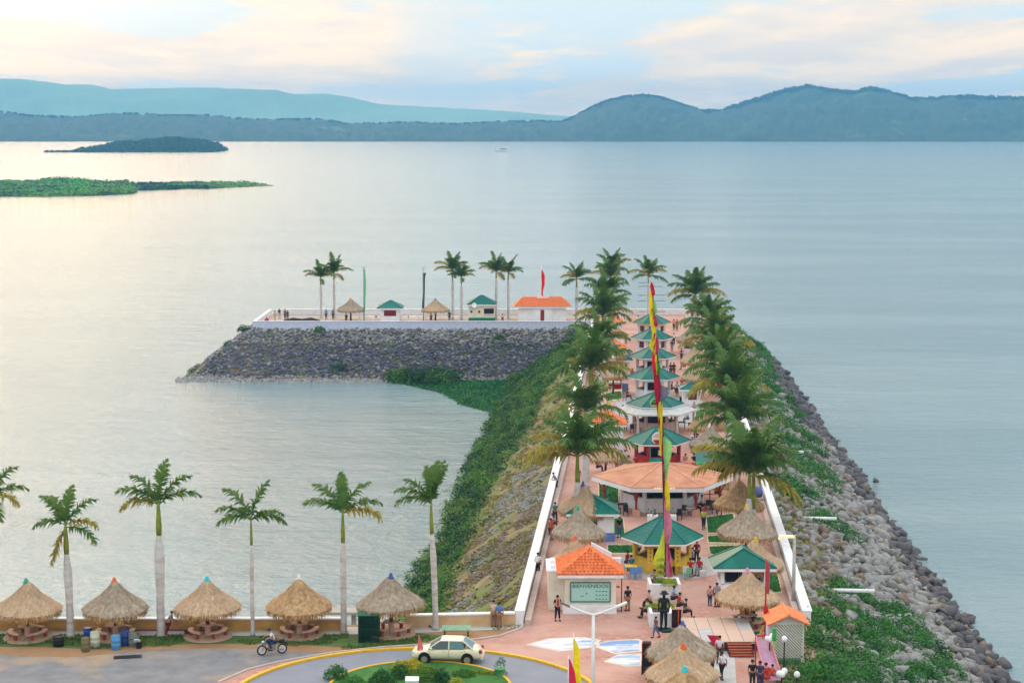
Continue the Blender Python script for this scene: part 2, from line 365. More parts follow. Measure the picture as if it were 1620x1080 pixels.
# haze
mb=MB(); mb.box((0,3100,63),(6400,6300,144+4)); hz=mb.build('haze',[]); 
hm=bpy.data.materials.new('haze'); hm.use_nodes=True; hm.node_tree.nodes.clear()
pv=hm.node_tree.nodes.new('ShaderNodeVolumePrincipled'); pv.inputs['Color'].default_value=(.20,.59,1.0,1); pv.inputs['Density'].default_value=.00017; pv.inputs['Anisotropy'].default_value=.1
ou=hm.node_tree.nodes.new('ShaderNodeOutputMaterial'); hm.node_tree.links.new(pv.outputs[0],ou.inputs['Volume']); hz.data.materials.append(hm); hz['kind']='stuff'

# ---------------- ground sheets ----------------
PAVE=M('brick_paving',tuple(c*.92 for c in lin((200,150,134))),tuple(c*.8 for c in lin((176,126,110))),scale=2.4,rough=.85,bump=.15,bscale=9,col3=lin((190,150,136)),scale3=.15,lo3=.45,hi3=.6)
def sheet(name,pts,z,mat,px=True,kind='structure'):
    q=[(G(*p) if px else p) for p in pts]; a=sum(q[i][0]*q[(i+1)%len(q)][1]-q[(i+1)%len(q)][0]*q[i][1] for i in range(len(q)))
    if a<0:q=q[::-1]
    me=bpy.data.meshes.new(name); me.from_pydata([(x,y,z) for x,y in q],[],[tuple(range(len(q)))]); me.materials.append(mat)
    o=mo(name,me); o['kind']=kind; return o
front=[G(*p) for p in [(250,1125),(345,1080),(392,1060),(440,1048),(520,1034),(600,1025),(660,1021),(740,1014),(790,1007),(822,995),(832,986)]]
sheet('plaza_paving',front+[(XL(122),122.),(XL(322),322.),(XR(322),322.),(XR(121),121.),(XR(113),113.),(G(1228,1047)),(G(1228,1125))],0.0,PAVE,px=False)
TERP=P('terrace_paving_paint',(206,186,168),.8,scale=1,rough=.9)
sheet('terrace_paving',[(-41,302.2),(XL(302.2)+.1,302.2),(XL(322)+.1,322),(-41,322)],-.006,TERP,px=False)
# parking lot: worn asphalt with blown dirt
def lot_mat():
    m=M('worn_asphalt_and_dirt',tuple(c*.75 for c in lin((152,150,152))),tuple(c*.75 for c in lin((132,130,134))),scale=.7,rough=.95,bump=.25,bscale=6,col3=tuple(c*.85 for c in lin((186,156,122))),scale3=.13,lo3=.48,hi3=.62)
    return m
LOT=lot_mat(); ASPH=P('ring_road_asphalt',(150,152,162),.8,scale=.6,rough=.9,bump=.25,bscale=8,col2=lin((128,130,140)))
sheet('parking_lot',[(-60,90),(2,90),(2,118.2),(-60,118.2)],-.03,LOT,px=False)
DIRT=P('bare_dirt',(176,138,100),.8,scale=.8,rough=.95,bump=.4,bscale=5,col2=lin((150,112,78)))
sheet('dirt_verge',[(-60,1032),(30,1036),(120,1038),(200,1030),(260,1026),(330,1024),(400,1024),(470,1030),(520,1030),(600,1023),(700,1018),(790,1006),(832,988),(830,984),(-60,994)],-.022,DIRT)
GR0=P('lawn_soil',(112,120,58),.7,scale=.6,rough=.95,col2=lin((60,100,44)))
sheet('verge_lawn',[(-60,1022),(60,1022),(130,1025),(200,1020),(330,1017),(420,1017),(500,1020),(560,1024),(640,1018),(700,1010),(700,1004),(660,1000),(-60,1002)],-.016,GR0)
sheet('footpath',[(-60,1004),(400,1004.5),(640,1001),(700,998),(790,995),(826,992),(832,985),(640,990),(-60,995.5)],-.010,P('footpath_concrete',(205,200,196),.8,scale=1,rough=.9,col2=lin((182,176,168))))
LAWN=P('lawn_green',(46,112,44),.75,scale=1.2,rough=.95,bump=.5,bscale=30,col2=lin((66,128,50)))
LBORD=P('lawn_border',(222,206,170),.85,scale=1,rough=.9)
def grass_on(name,pts,z,dens,size,mat,thr=0,seed=3,h=.06):
    q=np.array([G(*p) for p in pts]); lo,hi=q.min(0),q.max(0); n=int((hi-lo).prod()*dens); r=np.random.default_rng(seed)
    c=r.uniform(lo,hi,(n,2)); k=inpoly(c[:,0],c[:,1],[tuple(p) for p in q]); c=c[k]
    if thr: c=c[fbm(c[:,0]*.5,c[:,1]*.5)>thr]
    C=np.column_stack([c,np.full(len(c),z)+r.uniform(0,h,len(c))]); return leaves(name,C,size,mat,up=1.5,seed=seed,aspect=.3)
grass_on('verge_grass',[(-60,1024),(130,1027),(330,1019),(420,1019),(560,1027),(640,1021),(705,1011),(700,1003),(-60,1003)],0,130,.2,GRASSM,.44)
grass_on('verge_grass',[(650,1008),(830,992),(832,986),(640,1000)],0,60,.2,DRYG,.5)
ZL=.006
for pts in ([(1118,818),(1160,812),(1163,842),(1120,842)],[(1120,848),(1166,846),(1168,858),(1121,857)],[(1122,864),(1180,862),(1190,885),(1146,886),(1124,874)],[(948,766),(978,768),(978,795),(948,793)],[(1136,977),(1205,976),(1213,990),(1134,991)],[(1188,994),(1206,992),(1210,998),(1192,1006)],[(966,820),(985,820),(988,846),(970,846)],[(962,862),(1000,862),(1003,874),(962,874)],[(1205,905),(1228,902),(1236,935),(1212,938)],[(1100,648),(1122,648),(1126,662),(1102,662)],[(958,622),(982,618),(984,630),(962,633)]):
    c=np.mean(pts,0); sheet('lawn_edging',[tuple(c+(np.array(p)-c)*1.0+np.sign(np.array(p)-c)*1.8) for p in pts],ZL,LBORD); sheet('lawn',pts,ZL+.004,LAWN)
    if pts[0][1]>700: grass_on('lawn_grass',pts,.01,170,.12,P('lawn_blades',(50,120,46),.8,scale=1,trans=.2,col2=lin((40,100,40))),seed=int(c[0]))
GPAV=P('grey_paving',(190,184,186),.8,scale=1,rough=.9,col2=lin((176,168,166)))
sheet('grey_paving_around_kiosk',[(960,893),(975,880),(1118,880),(1146,888),(1142,906),(1105,914),(985,916),(964,906)],.004,GPAV)
sheet('grey_paving_around_kiosk',[(975,636),(985,626),(1090,622),(1112,634),(1110,668),(1090,676),(975,680),(965,660)],.004,GPAV)
sheet('stage_forecourt',[(1078,1003),(1160,1003),(1165,1080),(1170,1125),(1010,1125)],.004,P('light_concrete_floor',(206,204,202),.85,scale=1,rough=.9))
# ring road and kerbs
def ring(name,c,r0,r1,z0,z1,mat,n=96):
    mb=MB(); vs=[]
    for k in range(n):
        a=2*math.pi*k/n
        for r,z in((r0,z0),(r0,z1),(r1,z1),(r1,z0)): vs.append((c[0]+r*math.cos(a),c[1]+r*math.sin(a),z))
    fs=[(4*k+j,4*k+j+1,4*((k+1)%n)+j+1,4*((k+1)%n)+j) for k in range(n) for j in range(3)]
    mb.add(vs,fs); return struct(mb.build(name,mat))
def disc(name,c,r,z,mat,n=96):
    return sheet(name,[(c[0]+r*math.cos(2*math.pi*k/n),c[1]+r*math.sin(2*math.pi*k/n)) for k in range(n)],z,mat,px=False)
RC=(-5.6,105.28); IC=(-5.4,107.85)
disc('ring_road',RC,10.85,.004,ASPH); ring('kerb',RC,10.72,10.98,0,.14,YELLOW)
disc('island_bed',IC,5.3,.10,P('island_turf',(52,108,44),.75,scale=1,rough=.95,col2=lin((70,120,50)))); ring('kerb',IC,5.25,5.42,0,.14,YELLOW)
KERB=P('pale_kerb',(214,196,190),.85,scale=1,rough=.9)
pk=[G(*p) for p in [(345,1079),(392,1059),(440,1047),(520,1033),(600,1024),(660,1020),(740,1013),(790,1006),(822,994.5),(830,987)]]
mb=MB()
for a,b in zip(pk,pk[1:]):
    d=Vector((b[0]-a[0],b[1]-a[1])); L=d.length; mb.box(((a[0]+b[0])/2,(a[1]+b[1])/2,.03),(L,.14,.10),math.atan2(d.y,d.x))
struct(mb.build('verge_kerb',KERB))
# painted pictures on the plaza floor
def mural(pts,tint,seed):
    b=P('mural_border',(228,214,202),.9,scale=1,rough=.8)
    sheet('painted_floor_picture_border',pts,.006,b); c=np.mean(pts,0)
    m=M('mural_paint_%d'%seed,lin((232,222,204)),lin((206,206,210)),scale=1.2,rough=.8,stretch=(.5,1.4,1),col3=lin(tint),scale3=.42,lo3=.44,hi3=.56)
    sheet('painted_floor_picture',[tuple(c+(np.array(p)-c)*.86) for p in pts],.010,m)
mural([(832,1019),(868,1009),(925,1007),(952,1012),(935,1024),(884,1030)],(128,156,206),1)
mural([(944,1017),(962,1013),(1010,1010),(1016,1012),(1016,1030),(972,1034),(942,1023)],(120,150,196),2)
mural([(954,1046),(978,1034),(1016,1033),(1016,1052),(992,1054)],(150,170,196),3)
# ---------------- walls ----------------
def slab(mb,a,b,wd,z0,z1,side=0):
    a=Vector(a);b=Vector(b);d=(b-a).normalized();n=Vector((-d.y,d.x)); o=n*side
    q=[a+o-n*wd/2,b+o-n*wd/2,b+o+n*wd/2,a+o+n*wd/2]; mb.prism([tuple(p) for p in q],z0,z1)
def wallthing(name,label,a,b,h,wd,mw,mc,bench=0,bm=None):
    t=thing(name,label,'wall',(a[0],a[1],0)); A=(0,0); B=(b[0]-a[0],b[1]-a[1])
    m=MB(); slab(m,A,B,wd,-.5,h-.1); m.build('wall_body',mw,t)
    m=MB(); slab(m,A,B,wd+.14,h-.1,h); m.build('coping',mc,t)
    if bench: m=MB(); slab(m,A,B,.4,-.05,.38,side=bench); m.build('bench_ledge',bm,t)
    return t
wallthing('sea_wall','long ochre sea wall with white coping behind the front row of thatched umbrellas',(-60,120.6),(G(546,996)[0],120.75),.82,.32,TAN,WHITE)
wallthing('sea_wall','short ochre sea wall ending at the foot of the white pier parapet',(G(642,991)[0],121.4),(XL(122)-.3,122.0),.85,.34,P('pale_ochre_plaster',(224,196,152),.85,scale=.9,rough=.85,col2=lin((196,156,110)),bump=.15),WHITE)
LEDGE=P('pinkish_ledge',(214,190,178),.85,scale=1.2,rough=.85)
wallthing('parapet_wall','white parapet wall along the bay side of the pier',(XL(121.8),121.8),(XL(302),302),1.0,.5,WHITE,WHITE,-.55,LEDGE)
wallthing('parapet_wall','white parapet wall above the rocks on the open lake side',(XR(121.8),121.8),(XR(322),322),1.0,.5,WHITE,WHITE,.55,LEDGE)
wallthing('parapet_wall','long white parapet on top of the grey stone terrace wall',(-41.5,302.),(XL(302)-.3,302.),1.05,.5,BLUEW,BLUEW)
wallthing('parapet_wall','low white wall at the far lake edge of the terrace',(-40.8,322.3),(XR(322),322.3),.95,.4,WHITE,WHITE)
wallthing('parapet_wall','short white wall closing the left end of the terrace',(-41.4,302.6),(-41.2,321.9),.95,.4,WHITE,WHITE)
# ---------------- rocks ----------------
import bmesh
def rockmesh(seed,sub=2,flat=.72):
    bm=bmesh.new(); bmesh.ops.create_icosphere(bm,subdivisions=sub,radius=1); r=random.Random(seed)
    for k in range(9):
        n=Vector((r.gauss(0,1),r.gauss(0,1),r.gauss(0,1))).normalized(); d=r.uniform(.34,.66)
        for v in bm.verts:
            e=v.co.dot(n)-d
            if e>0: v.co-=n*e
    s=(r.uniform(1.1,1.7),r.uniform(.85,1.2),flat*r.uniform(.9,1.4))
    for v in bm.verts: v.co=Vector((v.co.x*s[0],v.co.y*s[1],v.co.z*s[2]))
    bm.verts.ensure_lookup_table(); V=np.array([v.co[:] for v in bm.verts]); Fq=np.array([[v.index for v in f.verts] for f in bm.faces]); bm.free(); return V,Fq
RG=[P('grey_boulder',(164,163,162),.85,scale=1.3,rough=.95,bump=.5,bscale=6,col2=lin((128,122,116))),
    P('brown_boulder',(150,138,126),.8,scale=1.3,rough=.95,bump=.5,bscale=6,col2=lin((118,96,80))),
    P('dark_wet_boulder',(106,102,106),.72,scale=1.3,rough=.7,bump=.5,bscale=6,col2=lin((84,78,80)))]
RV=[rockmesh(k) for k in range(3)]+[rockmesh(k+40,1,.8) for k in range(5)]; RS=[rockmesh(k+20,1) for k in range(6)]
def join_rocks(name,pts,rad,mi,vars_,mats,seed=0,parent=None,smooth=False):
    r=np.random.default_rng(seed); V=[];Fa=[];MI=[];o=0; n=len(pts); vi=r.integers(0,len(vars_),n)
    for k in range(len(vars_)):
        ii=np.where(vi==k)[0]
        if not len(ii): continue
        v,f=vars_[k]; a=r.uniform(0,6.28,len(ii)); c,s=np.cos(a),np.sin(a); tl=r.uniform(-.5,.5,len(ii))
        x=v[:,0][None]*np.cos(tl)[:,None]+v[:,2][None]*np.sin(tl)[:,None]; z=-v[:,0][None]*np.sin(tl)[:,None]+v[:,2][None]*np.cos(tl)[:,None]; y=np.broadcast_to(v[:,1][None],x.shape)
        X_=c[:,None]*x-s[:,None]*y; Y_=s[:,None]*x+c[:,None]*y
        W=np.stack([X_,Y_,z],-1)*np.asarray(rad)[ii][:,None,None]+np.asarray(pts)[ii][:,None,:]
        V.append(W.reshape(-1,3)); Fa.append((f[None]+(np.arange(len(ii))*len(v))[:,None,None]+o).reshape(-1,3)); o+=W.shape[0]*W.shape[1]; MI.append(np.repeat(np.asarray(mi)[ii],len(f)))
    ob=mo(name,fastmesh(name,np.concatenate(V),np.concatenate(Fa),mats,smooth,np.concatenate(MI)),parent); ob['kind']='stuff'; return ob
rg=np.random.default_rng(11)
pts=[];ys=104.
while ys<350:
    step=.88; us=np.arange(11.9,27.6,step); us=us+rg.uniform(-.3,.3,len(us)); yy=ys+rg.uniform(-.35,.35,len(us))
    pts.append(np.column_stack([us+.0697*yy,yy,us])); ys+=step
pts=np.concatenate(pts); ok=(zt(pts[:,0],pts[:,1])>-8.5)&(pts[:,1]<344); pts=pts[ok]
z=zt(pts[:,0],pts[:,1]); u=pts[:,2]; rad=rg.uniform(.34,.74,len(pts))*np.where(u<14.5,.7,1)*np.where(rg.random(len(pts))<.08,1.5,1)
nz=fbm(pts[:,0]*.15,pts[:,1]*.15); mi=np.where(z<-6.4-nz*1.0,2,np.where(((u<14.5)|(nz>.62))&(rg.random(len(pts))<.5),1,0)); mi=np.where((rg.random(len(pts))<.06),1,mi)
mi=np.where((pts[:,1]>235)&(z<-5),2,mi)
P3=np.column_stack([pts[:,:2],z+rad*.25])
sx,sy=proj(P3[:,0],P3[:,1],P3[:,2]); vis=(sx>0)&(sx<1625)&(sy<1085)
size=np.where(vis,rad/P3[:,1],0); order=np.argsort(-size); near=order[:300]; rest=np.setdiff1d(np.arange(len(P3)),near)
bank=bpy.data.objects['embankment_terrain']
rmesh={}
for k in near:
    vi=int(rg.integers(0,8)); key=(vi,int(mi[k]))
    if key not in rmesh: rmesh[key]=fastmesh('rock',RV[vi][0],RV[vi][1],RG[key[1]])
    o=bpy.data.objects.new('rock',rmesh[key]); COL.objects.link(o); o.parent=bank; o.location=tuple(P3[k]); s=float(rad[k]); o.scale=(s,s,s); o.rotation_euler=(rg.uniform(-.4,.4),rg.uniform(-.4,.4),rg.uniform(0,6.28))
join_rocks('riprap_rocks',P3[rest],rad[rest],mi[rest],RV,RG,2,None)
# rocks lying off the shore
for px,py,s,lb in((1384,762,.5,'small dark rock alone in the water off the riprap slope'),(1492,920,.3,'tiny dark rock breaking the water surface off the lower slope'),(1585,1055,.8,'dark rock in the water nearest to the bottom right corner')):
    x,y=G(px,py,WZ); o=mo('rock',fastmesh('rock',RV[2][0],RV[2][1],RG[2]),None,(x,y,WZ+.05),1.2,s); tag(o,lb,'rock')
# terrace stone face
TS=[P('slate_stone',(124,122,134),.85,scale=1.2,rough=.95,bump=.4,bscale=5,col2=lin((92,90,104))),P('light_slate_stone',(172,166,162),.9,scale=1.2,rough=.95,bump=.4,bscale=5,col2=lin((132,126,126)))]
XX=rg.uniform(-54,14,9000); ZZ=rg.uniform(-8.3,-.1,9000)
k=(XX>-41.8-(-ZZ)*1.25); XX,ZZ=XX[k],ZZ[k]
yy=302-np.sqrt(np.maximum(ZZ**2-(np.maximum(-41.6-XX,0)*.74)**2,0))/1.75
prob=rg.random(len(XX)); mi2=np.where((ZZ>-2.4)&(prob<.7),1,np.where((ZZ<-7.2)&(prob<.8),1,np.where(prob<.12,1,0)))
join_rocks('terrace_face_stones',np.column_stack([XX,yy-.02,ZZ]),rg.uniform(.16,.48,len(XX)),mi2,RS,TS,3)
# gravel beach at the foot of the terrace face
n=2600; gxx=rg.uniform(-53,-14,n); gyy=rg.uniform(295.6,298.4,n); join_rocks('gravel_beach',np.column_stack([gxx,gyy,WZ-.15+.22*(gyy-295.6)]),rg.uniform(.12,.4,n),rg.integers(0,2,n),RS,[TS[1],TS[1]],4)
# end slope of the terrace
n=1500; ex=rg.uniform(-53.5,-42,n); ey=rg.uniform(302,324,n); join_rocks('terrace_end_rocks',np.column_stack([ex,ey,zt(ex,ey)+.05]),rg.uniform(.2,.5,n),rg.integers(0,2,n),RS,TS,5)
# rubble on the bay side slope
n=26000; uu=rg.uniform(-18.5,-8.6,n); yy=rg.uniform(122.5,255,n); xx=uu+.0697*yy; zz=zt(xx,yy); a,b=proj(xx,yy,zz)
RUB=[(705,985),(738,880),(785,800),(820,745),(868,690),(884,715),(852,850),(826,985)]
k=inpoly(a,b,RUB)&(fbm(xx*.4,yy*.4)>.40); 
join_rocks('slope_rubble',np.column_stack([xx,yy,zz+.02])[k],rg.uniform(.07,.26,k.sum()),np.where(fbm(xx*.2,yy*.12)[k]>.47,0,1),RS,[RG[1],RG[0]],6)
# ---------------- ground cover ----------------
def cover(name,polys,urange,yr,n,rad,mat,size,per,seed,thr=0,zmax=-.05,flat=.6,water=False,nsc=.25,dz=-.1):
    r=np.random.default_rng(seed); uu=r.uniform(*urange,n); yy=r.uniform(*yr,n); xx=uu+.0697*yy; zz=np.full(n,WZ) if water else zt(xx,yy); a,b=proj(xx,yy,zz)
    k=np.zeros(n,bool)
    for p in polys: k|=inpoly(a,b,p)
    if thr: k&=fbm(xx*nsc,yy*nsc)>thr
    if not water: k&=(zz>-8.6)
    c=np.column_stack([xx,yy,zz+dz])[k]; rr=r.uniform(*rad,len(c)); return leaves(name,blobpts(c,rr,per,seed,flat),size,mat,seed=seed,aspect=.6)
LG=[(612,590),(640,568),(690,585),(800,590),(880,556),(895,515),(930,520),(915,560),(885,590),(858,630),(838,680),(808,725),(776,775),(752,835),(730,890),(712,935),(700,1000),(640,1000),(640,925),(700,860),(715,800),(740,740),(770,690),(775,655),(700,630)]
cover('slope_creepers',[LG],(-22.0,-8.6),(122,302),5600,(.5,1.5),VINE,.25,44,21)
cover('slope_creepers',[[(690,1000),(715,930),(750,840),(780,775),(815,725),(850,650),(880,600),(925,570),(905,660),(870,780),(840,880),(815,985)]],(-19,-8.6),(122,300),5200,(.2,.6),DRYG,.2,110,22,.43,nsc=.4)
cover('slope_creepers',[[(700,960),(730,890),(760,820),(800,750),(850,660),(890,600),(925,570),(905,650),(860,760),(800,850),(760,960)]],(-19,-8.6),(122,300),900,(.3,.9),VINE,.26,60,31,.54,nsc=.3)
cover('slope_creepers',[LG],(-23,-14),(122,250),700,(.3,.9),P('light_creeper_leaf',(98,146,52),.8,scale=.6,trans=.2),.3,40,29,.55)
HY=[(598,602),(640,608),(700,622),(735,642),(775,652),(800,640),(850,610),(905,560),(800,575),(700,590),(640,578),(615,590)]
sheet('water_plants_mat',[G(a,b,WZ) for a,b in HY],WZ+.03,P('water_plant_mat',(36,84,40),.7,scale=.5,rough=.9),px=False,kind='stuff')
cover('water_plants',[HY],(-45,-12),(255,300),5200,(.4,.9),P('water_plant_leaf',(36,104,48),.9,scale=.3,trans=.15,col2=lin((60,122,52))),.34,18,23,water=True,flat=.45)
cover('terrace_foot_bushes',[[(612,602),(625,597),(690,597),(720,604),(700,610),(640,608)]],(-50,-15),(285,302),900,(1.0,2.1),VINE,.34,40,24,water=True,flat=1.25)
V1=[(1140,505),(1175,512),(1200,545),(1218,585),(1232,618),(1262,655),(1275,690),(1292,715),(1320,760),(1312,800),(1275,775),(1245,735),(1225,690),(1205,640),(1180,600),(1150,560)]
V1b=[(1240,755),(1275,775),(1290,800),(1265,800),(1240,785)]
V2=[(1286,815),(1322,830),(1352,868),(1342,885),(1300,868),(1285,840)]
V3=[(1262,990),(1300,965),(1325,925),(1375,945),(1400,960),(1440,985),(1490,1040),(1530,1090),(1240,1090),(1262,1045)]
SH=P('shrub_leaf',(58,116,36),1.05,col3=lin((30,70,32)),scale3=.5,scale=.5,rough=.6,trans=.2,col2=lin((66,126,54)),lo=.4,hi=.6)
cover('lake_slope_shrubs',[V1,V2,V1b],(11.5,25),(112,340),3600,(.6,1.5),SH,.22,95,25,.46,flat=.8,dz=.15)
cover('lake_slope_shrubs',[V3],(8.5,25),(100,150),2300,(.5,1.2),SH,.19,120,26,.465,zmax=1,flat=.9,nsc=.4,dz=.1)
cover('dry_verge_grass',[[(1205,740),(1232,740),(1320,985),(1280,985)],[(1180,640),(1205,640),(1232,740),(1205,740)],[(1235,1045),(1345,1060),(1345,1090),(1235,1090)]],(11.3,15),(100,210),1500,(.15,.5),P('yellow_grass',(168,170,50),.85,scale=.8,trans=.2,col2=lin((120,122,50))),.24,80,27)
cover('grass_by_lattice_hut',[[(1228,1048),(1300,1040),(1345,1060),(1345,1095),(1228,1095)]],(8,15),(100,118),700,(.2,.5),GRASSM,.22,90,28,zmax=2)
for nm,cx,cy,zz,rd,lb in(('bush',318,590,-7.6,1.9,'round green bush on the lower left toe of the terrace slope'),('bush',338,577,-6.2,1.2,'green bush above the round one on the left terrace slope'),('bush',385,519,-1.0,.9,'small bush by the left end of the white terrace wall'),('bush',362,543,-3.0,.8,'small shrub half way up the left terrace slope'),('bush',505,520,-.6,.8,'small bush growing just below the white terrace wall'),('bush',790,532,-1.4,.8,'green tuft growing from the stone face below the second kiosk'),('bush',537,583,-6.4,1.5,'olive bush at the foot of the dark stone face')):
    d=(H-zz); Yd=299.0 if cx>420 else 303.; x,y,z_=at(cx,cy,Yd)
    o=leaves(nm,blobpts([(x,y,z_-.3),(x+.6*rd,y,z_-.5),(x-.5*rd,y,z_-.6)],[rd,rd*.7,rd*.7],420,int(cx),.9),.26,VINE,seed=int(cx),kind=None); tag(o,lb,'bush','bushes on the stone terrace slopes')
# ---------------- palms ----------------
def frondmesh(name,e0,bend,seed,mat,Lw=.62,n=36,width=.082,lifts=(-.6,-.2,.2,.6),dr=.3):
    r=random.Random(seed); pts=[];p=Vector((0,0,0)); N=12; e=R(e0)
    yaw=0
    for k in range(N+1):
        pts.append(p.copy()); a=e-R(bend)*(k/N)**1.3; p=p+Vector((math.cos(a),0,math.sin(a)))/N
    mb=MB(); mb.tube(pts,[.016*(1-.8*k/N)+.002 for k in range(N+1)],3)
    def P_(t):
        f=t*N; i=min(int(f),N-1); return pts[i].lerp(pts[i+1],f-i),(pts[i+1]-pts[i]).normalized()
    for k in range(n):
        t=.12+.88*k/(n-1); c,d=P_(t); l=(.24*math.sin(math.pi*min(1,(t*.86+.1)))**.7+.03)*Lw/.62*r.uniform(.85,1.12)
        upv=Vector((-d.z,0,d.x))
        for s in(-1,1):
            lift=r.choice(lifts)+r.uniform(-.15,.15); fw=.45+.5*t+r.uniform(-.1,.1)
            v=(Vector((0,s,0))+d*fw+upv*lift).normalized(); tip=c+v*l+Vector((0,0,-dr*l*r.uniform(.6,1.3)))
            mid=c+v*l*.5+Vector((0,0,-.02*l)); wv=d*(width*.5)
            mb.add([c-wv*.6,c+wv*.6,mid+wv*.55,mid-wv*.55,tip],[(0,1,2,3),(3,2,4)])
    return mb.mesh(name,mat)
FR={}
for e0,bend in((84,38),(66,62),(48,78),(76,44),(56,56),(35,62),(28,88),(8,80),(-30,50),(-62,22)):
    FR[e0]=[frondmesh('frond',e0,bend,e0*7+s,LEAF if e0>20 else LEAFOLD if s else LEAF) for s in(0,1)]
FRY={e0:[frondmesh('frond',e0,b,e0*5+s,LEAFOLD) for s in(0,1)] for e0,b in((35,62),(28,88),(8,80),(-30,50))}
PF={e0:[frondmesh('frond',e0,b,e0*11+s,LEAF,.60,34,.075,(-.35,0,.25),.5) for s in(0,1,2)] for e0,b in((86,42),(72,66),(56,80),(38,84),(20,74),(2,60))}
PFY={e0:[frondmesh('frond',e0,b,e0*13+s,LEAFOLD,.60,34,.075,(-.35,0,.25),.5) for s in(0,1)] for e0,b in((56,80),(38,84),(20,74),(2,60))}
def trunkmesh(h,r0,bulge,seed,lean=(0,0)):
    mb=MB(); prof=[(0,1.35),(.03,1.12),(.1,1.0),(.35,.95),(.6,1+bulge*.5),(.78,1+bulge),(.92,.85),(1,.62)]
    pts=[(lean[0]*t*t,lean[1]*t*t,h*t) for t,_ in prof]; mb.tube(pts,[r0*q for _,q in prof],12); return mb.mesh('trunk',TRUNK,True)
def palm(px,py,crown_row,shaft_px,r0,Lf,fr,label,group,seed,bulge=.15,lean=0,old=.35,base=None):
    """fr: list of (azimuth,elevation key) or a count"""
    r=random.Random(seed); x,y=base or G(px,py); hc=zrow(y,crown_row); s=FPX/(y*_C+H*_S); sl=shaft_px/s
    t=thing('royal_palm',label,'palm tree',(x,y,0),0,group)
    ht=hc-sl; mo('trunk',trunkmesh(ht,r0,bulge,seed,(lean*.85,0)),t)
    mb=MB(); mb.tube([(lean*.85,0,ht-.02),(lean*.9,0,ht+sl*.3),(lean,0,hc),(lean,0,hc+.35)],[r0*.66,r0*.72,r0*.42,r0*.2],8); mb.build('crownshaft',SHAFT,t,True)
    if isinstance(fr,int):
        lst=[]
        for k in range(fr):
            a=k*137.5+r.uniform(-14,14); q=k/(fr-1); e=86 if q<.12 else 72 if q<.34 else 56 if q<.60 else 38 if q<.84 else 20 if q<.95 else 2
            if e<50 and math.cos(R(a+90))>.55: e=72
            lst.append((a,e))
    else: lst=fr
    for a,e in lst:
        src=(PFY if (e in PFY and r.random()<(.12 if e==56 else .45)) else PF) if isinstance(fr,int) else FRY if (e in FRY and r.random()<old) else FR
        o=mo('frond',r.choice(src[e]),t,(lean,0,hc+(.15 if e>20 else 0)),R(a)); q=Lf*r.uniform(.88,1.1); o.scale=(q,q*.95,q)
        o.rotation_euler[1]=R(r.uniform(-6,6))
    return t
g='royal palms in the front row along the sea wall'
palm(-8,1004,792,32,.26,2.6,[(10,48),(-25,28),(35,66),(150,48),(-60,8),(100,66)],'royal palm at the left edge of the photo, mostly cut off',g,1)
palm(112,1007,834,42,.25,2.6,[(178,28),(-10,28),(160,66),(20,66),(70,84),(135,66),(-160,-62),(-20,8)],'royal palm between the first and second front umbrellas, one dead frond hanging down its trunk',g,2,lean=-.15)
palm(255,1005,802,44,.27,2.9,[(176,28),(8,48),(165,66),(15,66),(60,84),(172,48)],'tall thick royal palm with swollen grey trunk, a person leaning beside it',g,3,.3)
palm(400,1004,826,36,.13,2.7,[(172,48),(190,28),(8,28),(20,84),(-15,48),(160,66)],'slender royal palm with thin straight trunk behind the motorcyclist',g,4,.05)
palm(544,1001,816,42,.2,2.75,[(170,48),(150,66),(15,48),(-15,28),(20,66),(100,84)],'royal palm next to the green wire cage',g,5,.08)
palm(689,995,800,44,.19,2.7,[(178,48),(165,66),(185,28),(70,84),(40,84),(110,84),(10,84)],'royal palm standing furthest right in the front row, above the pale car',g,6,.08,lean=-.25)
g='royal palms on the stone terrace'
for k,(px,by,cr,L_,lb) in enumerate(((508,503,441,3.0,'leftmost palm on the stone terrace, yellowing fronds'),(529,502,433,3.0,'terrace palm right beside the leftmost one and a little taller'),(716,505,429,3.1,'big crowned terrace palm right of the second thatched roof'),(730,506,440,2.5,'thin terrace palm half hidden behind its bigger neighbour'),(785,505,431,3.1,'terrace palm in front of the kiosk with the green base'),(804,504,433,2.9,'terrace palm just left of the orange roofed building'))):
    palm(px,by,cr,9,.2,L_*1.1,12,lb,g,30+k)
g='royal palms along the pier'
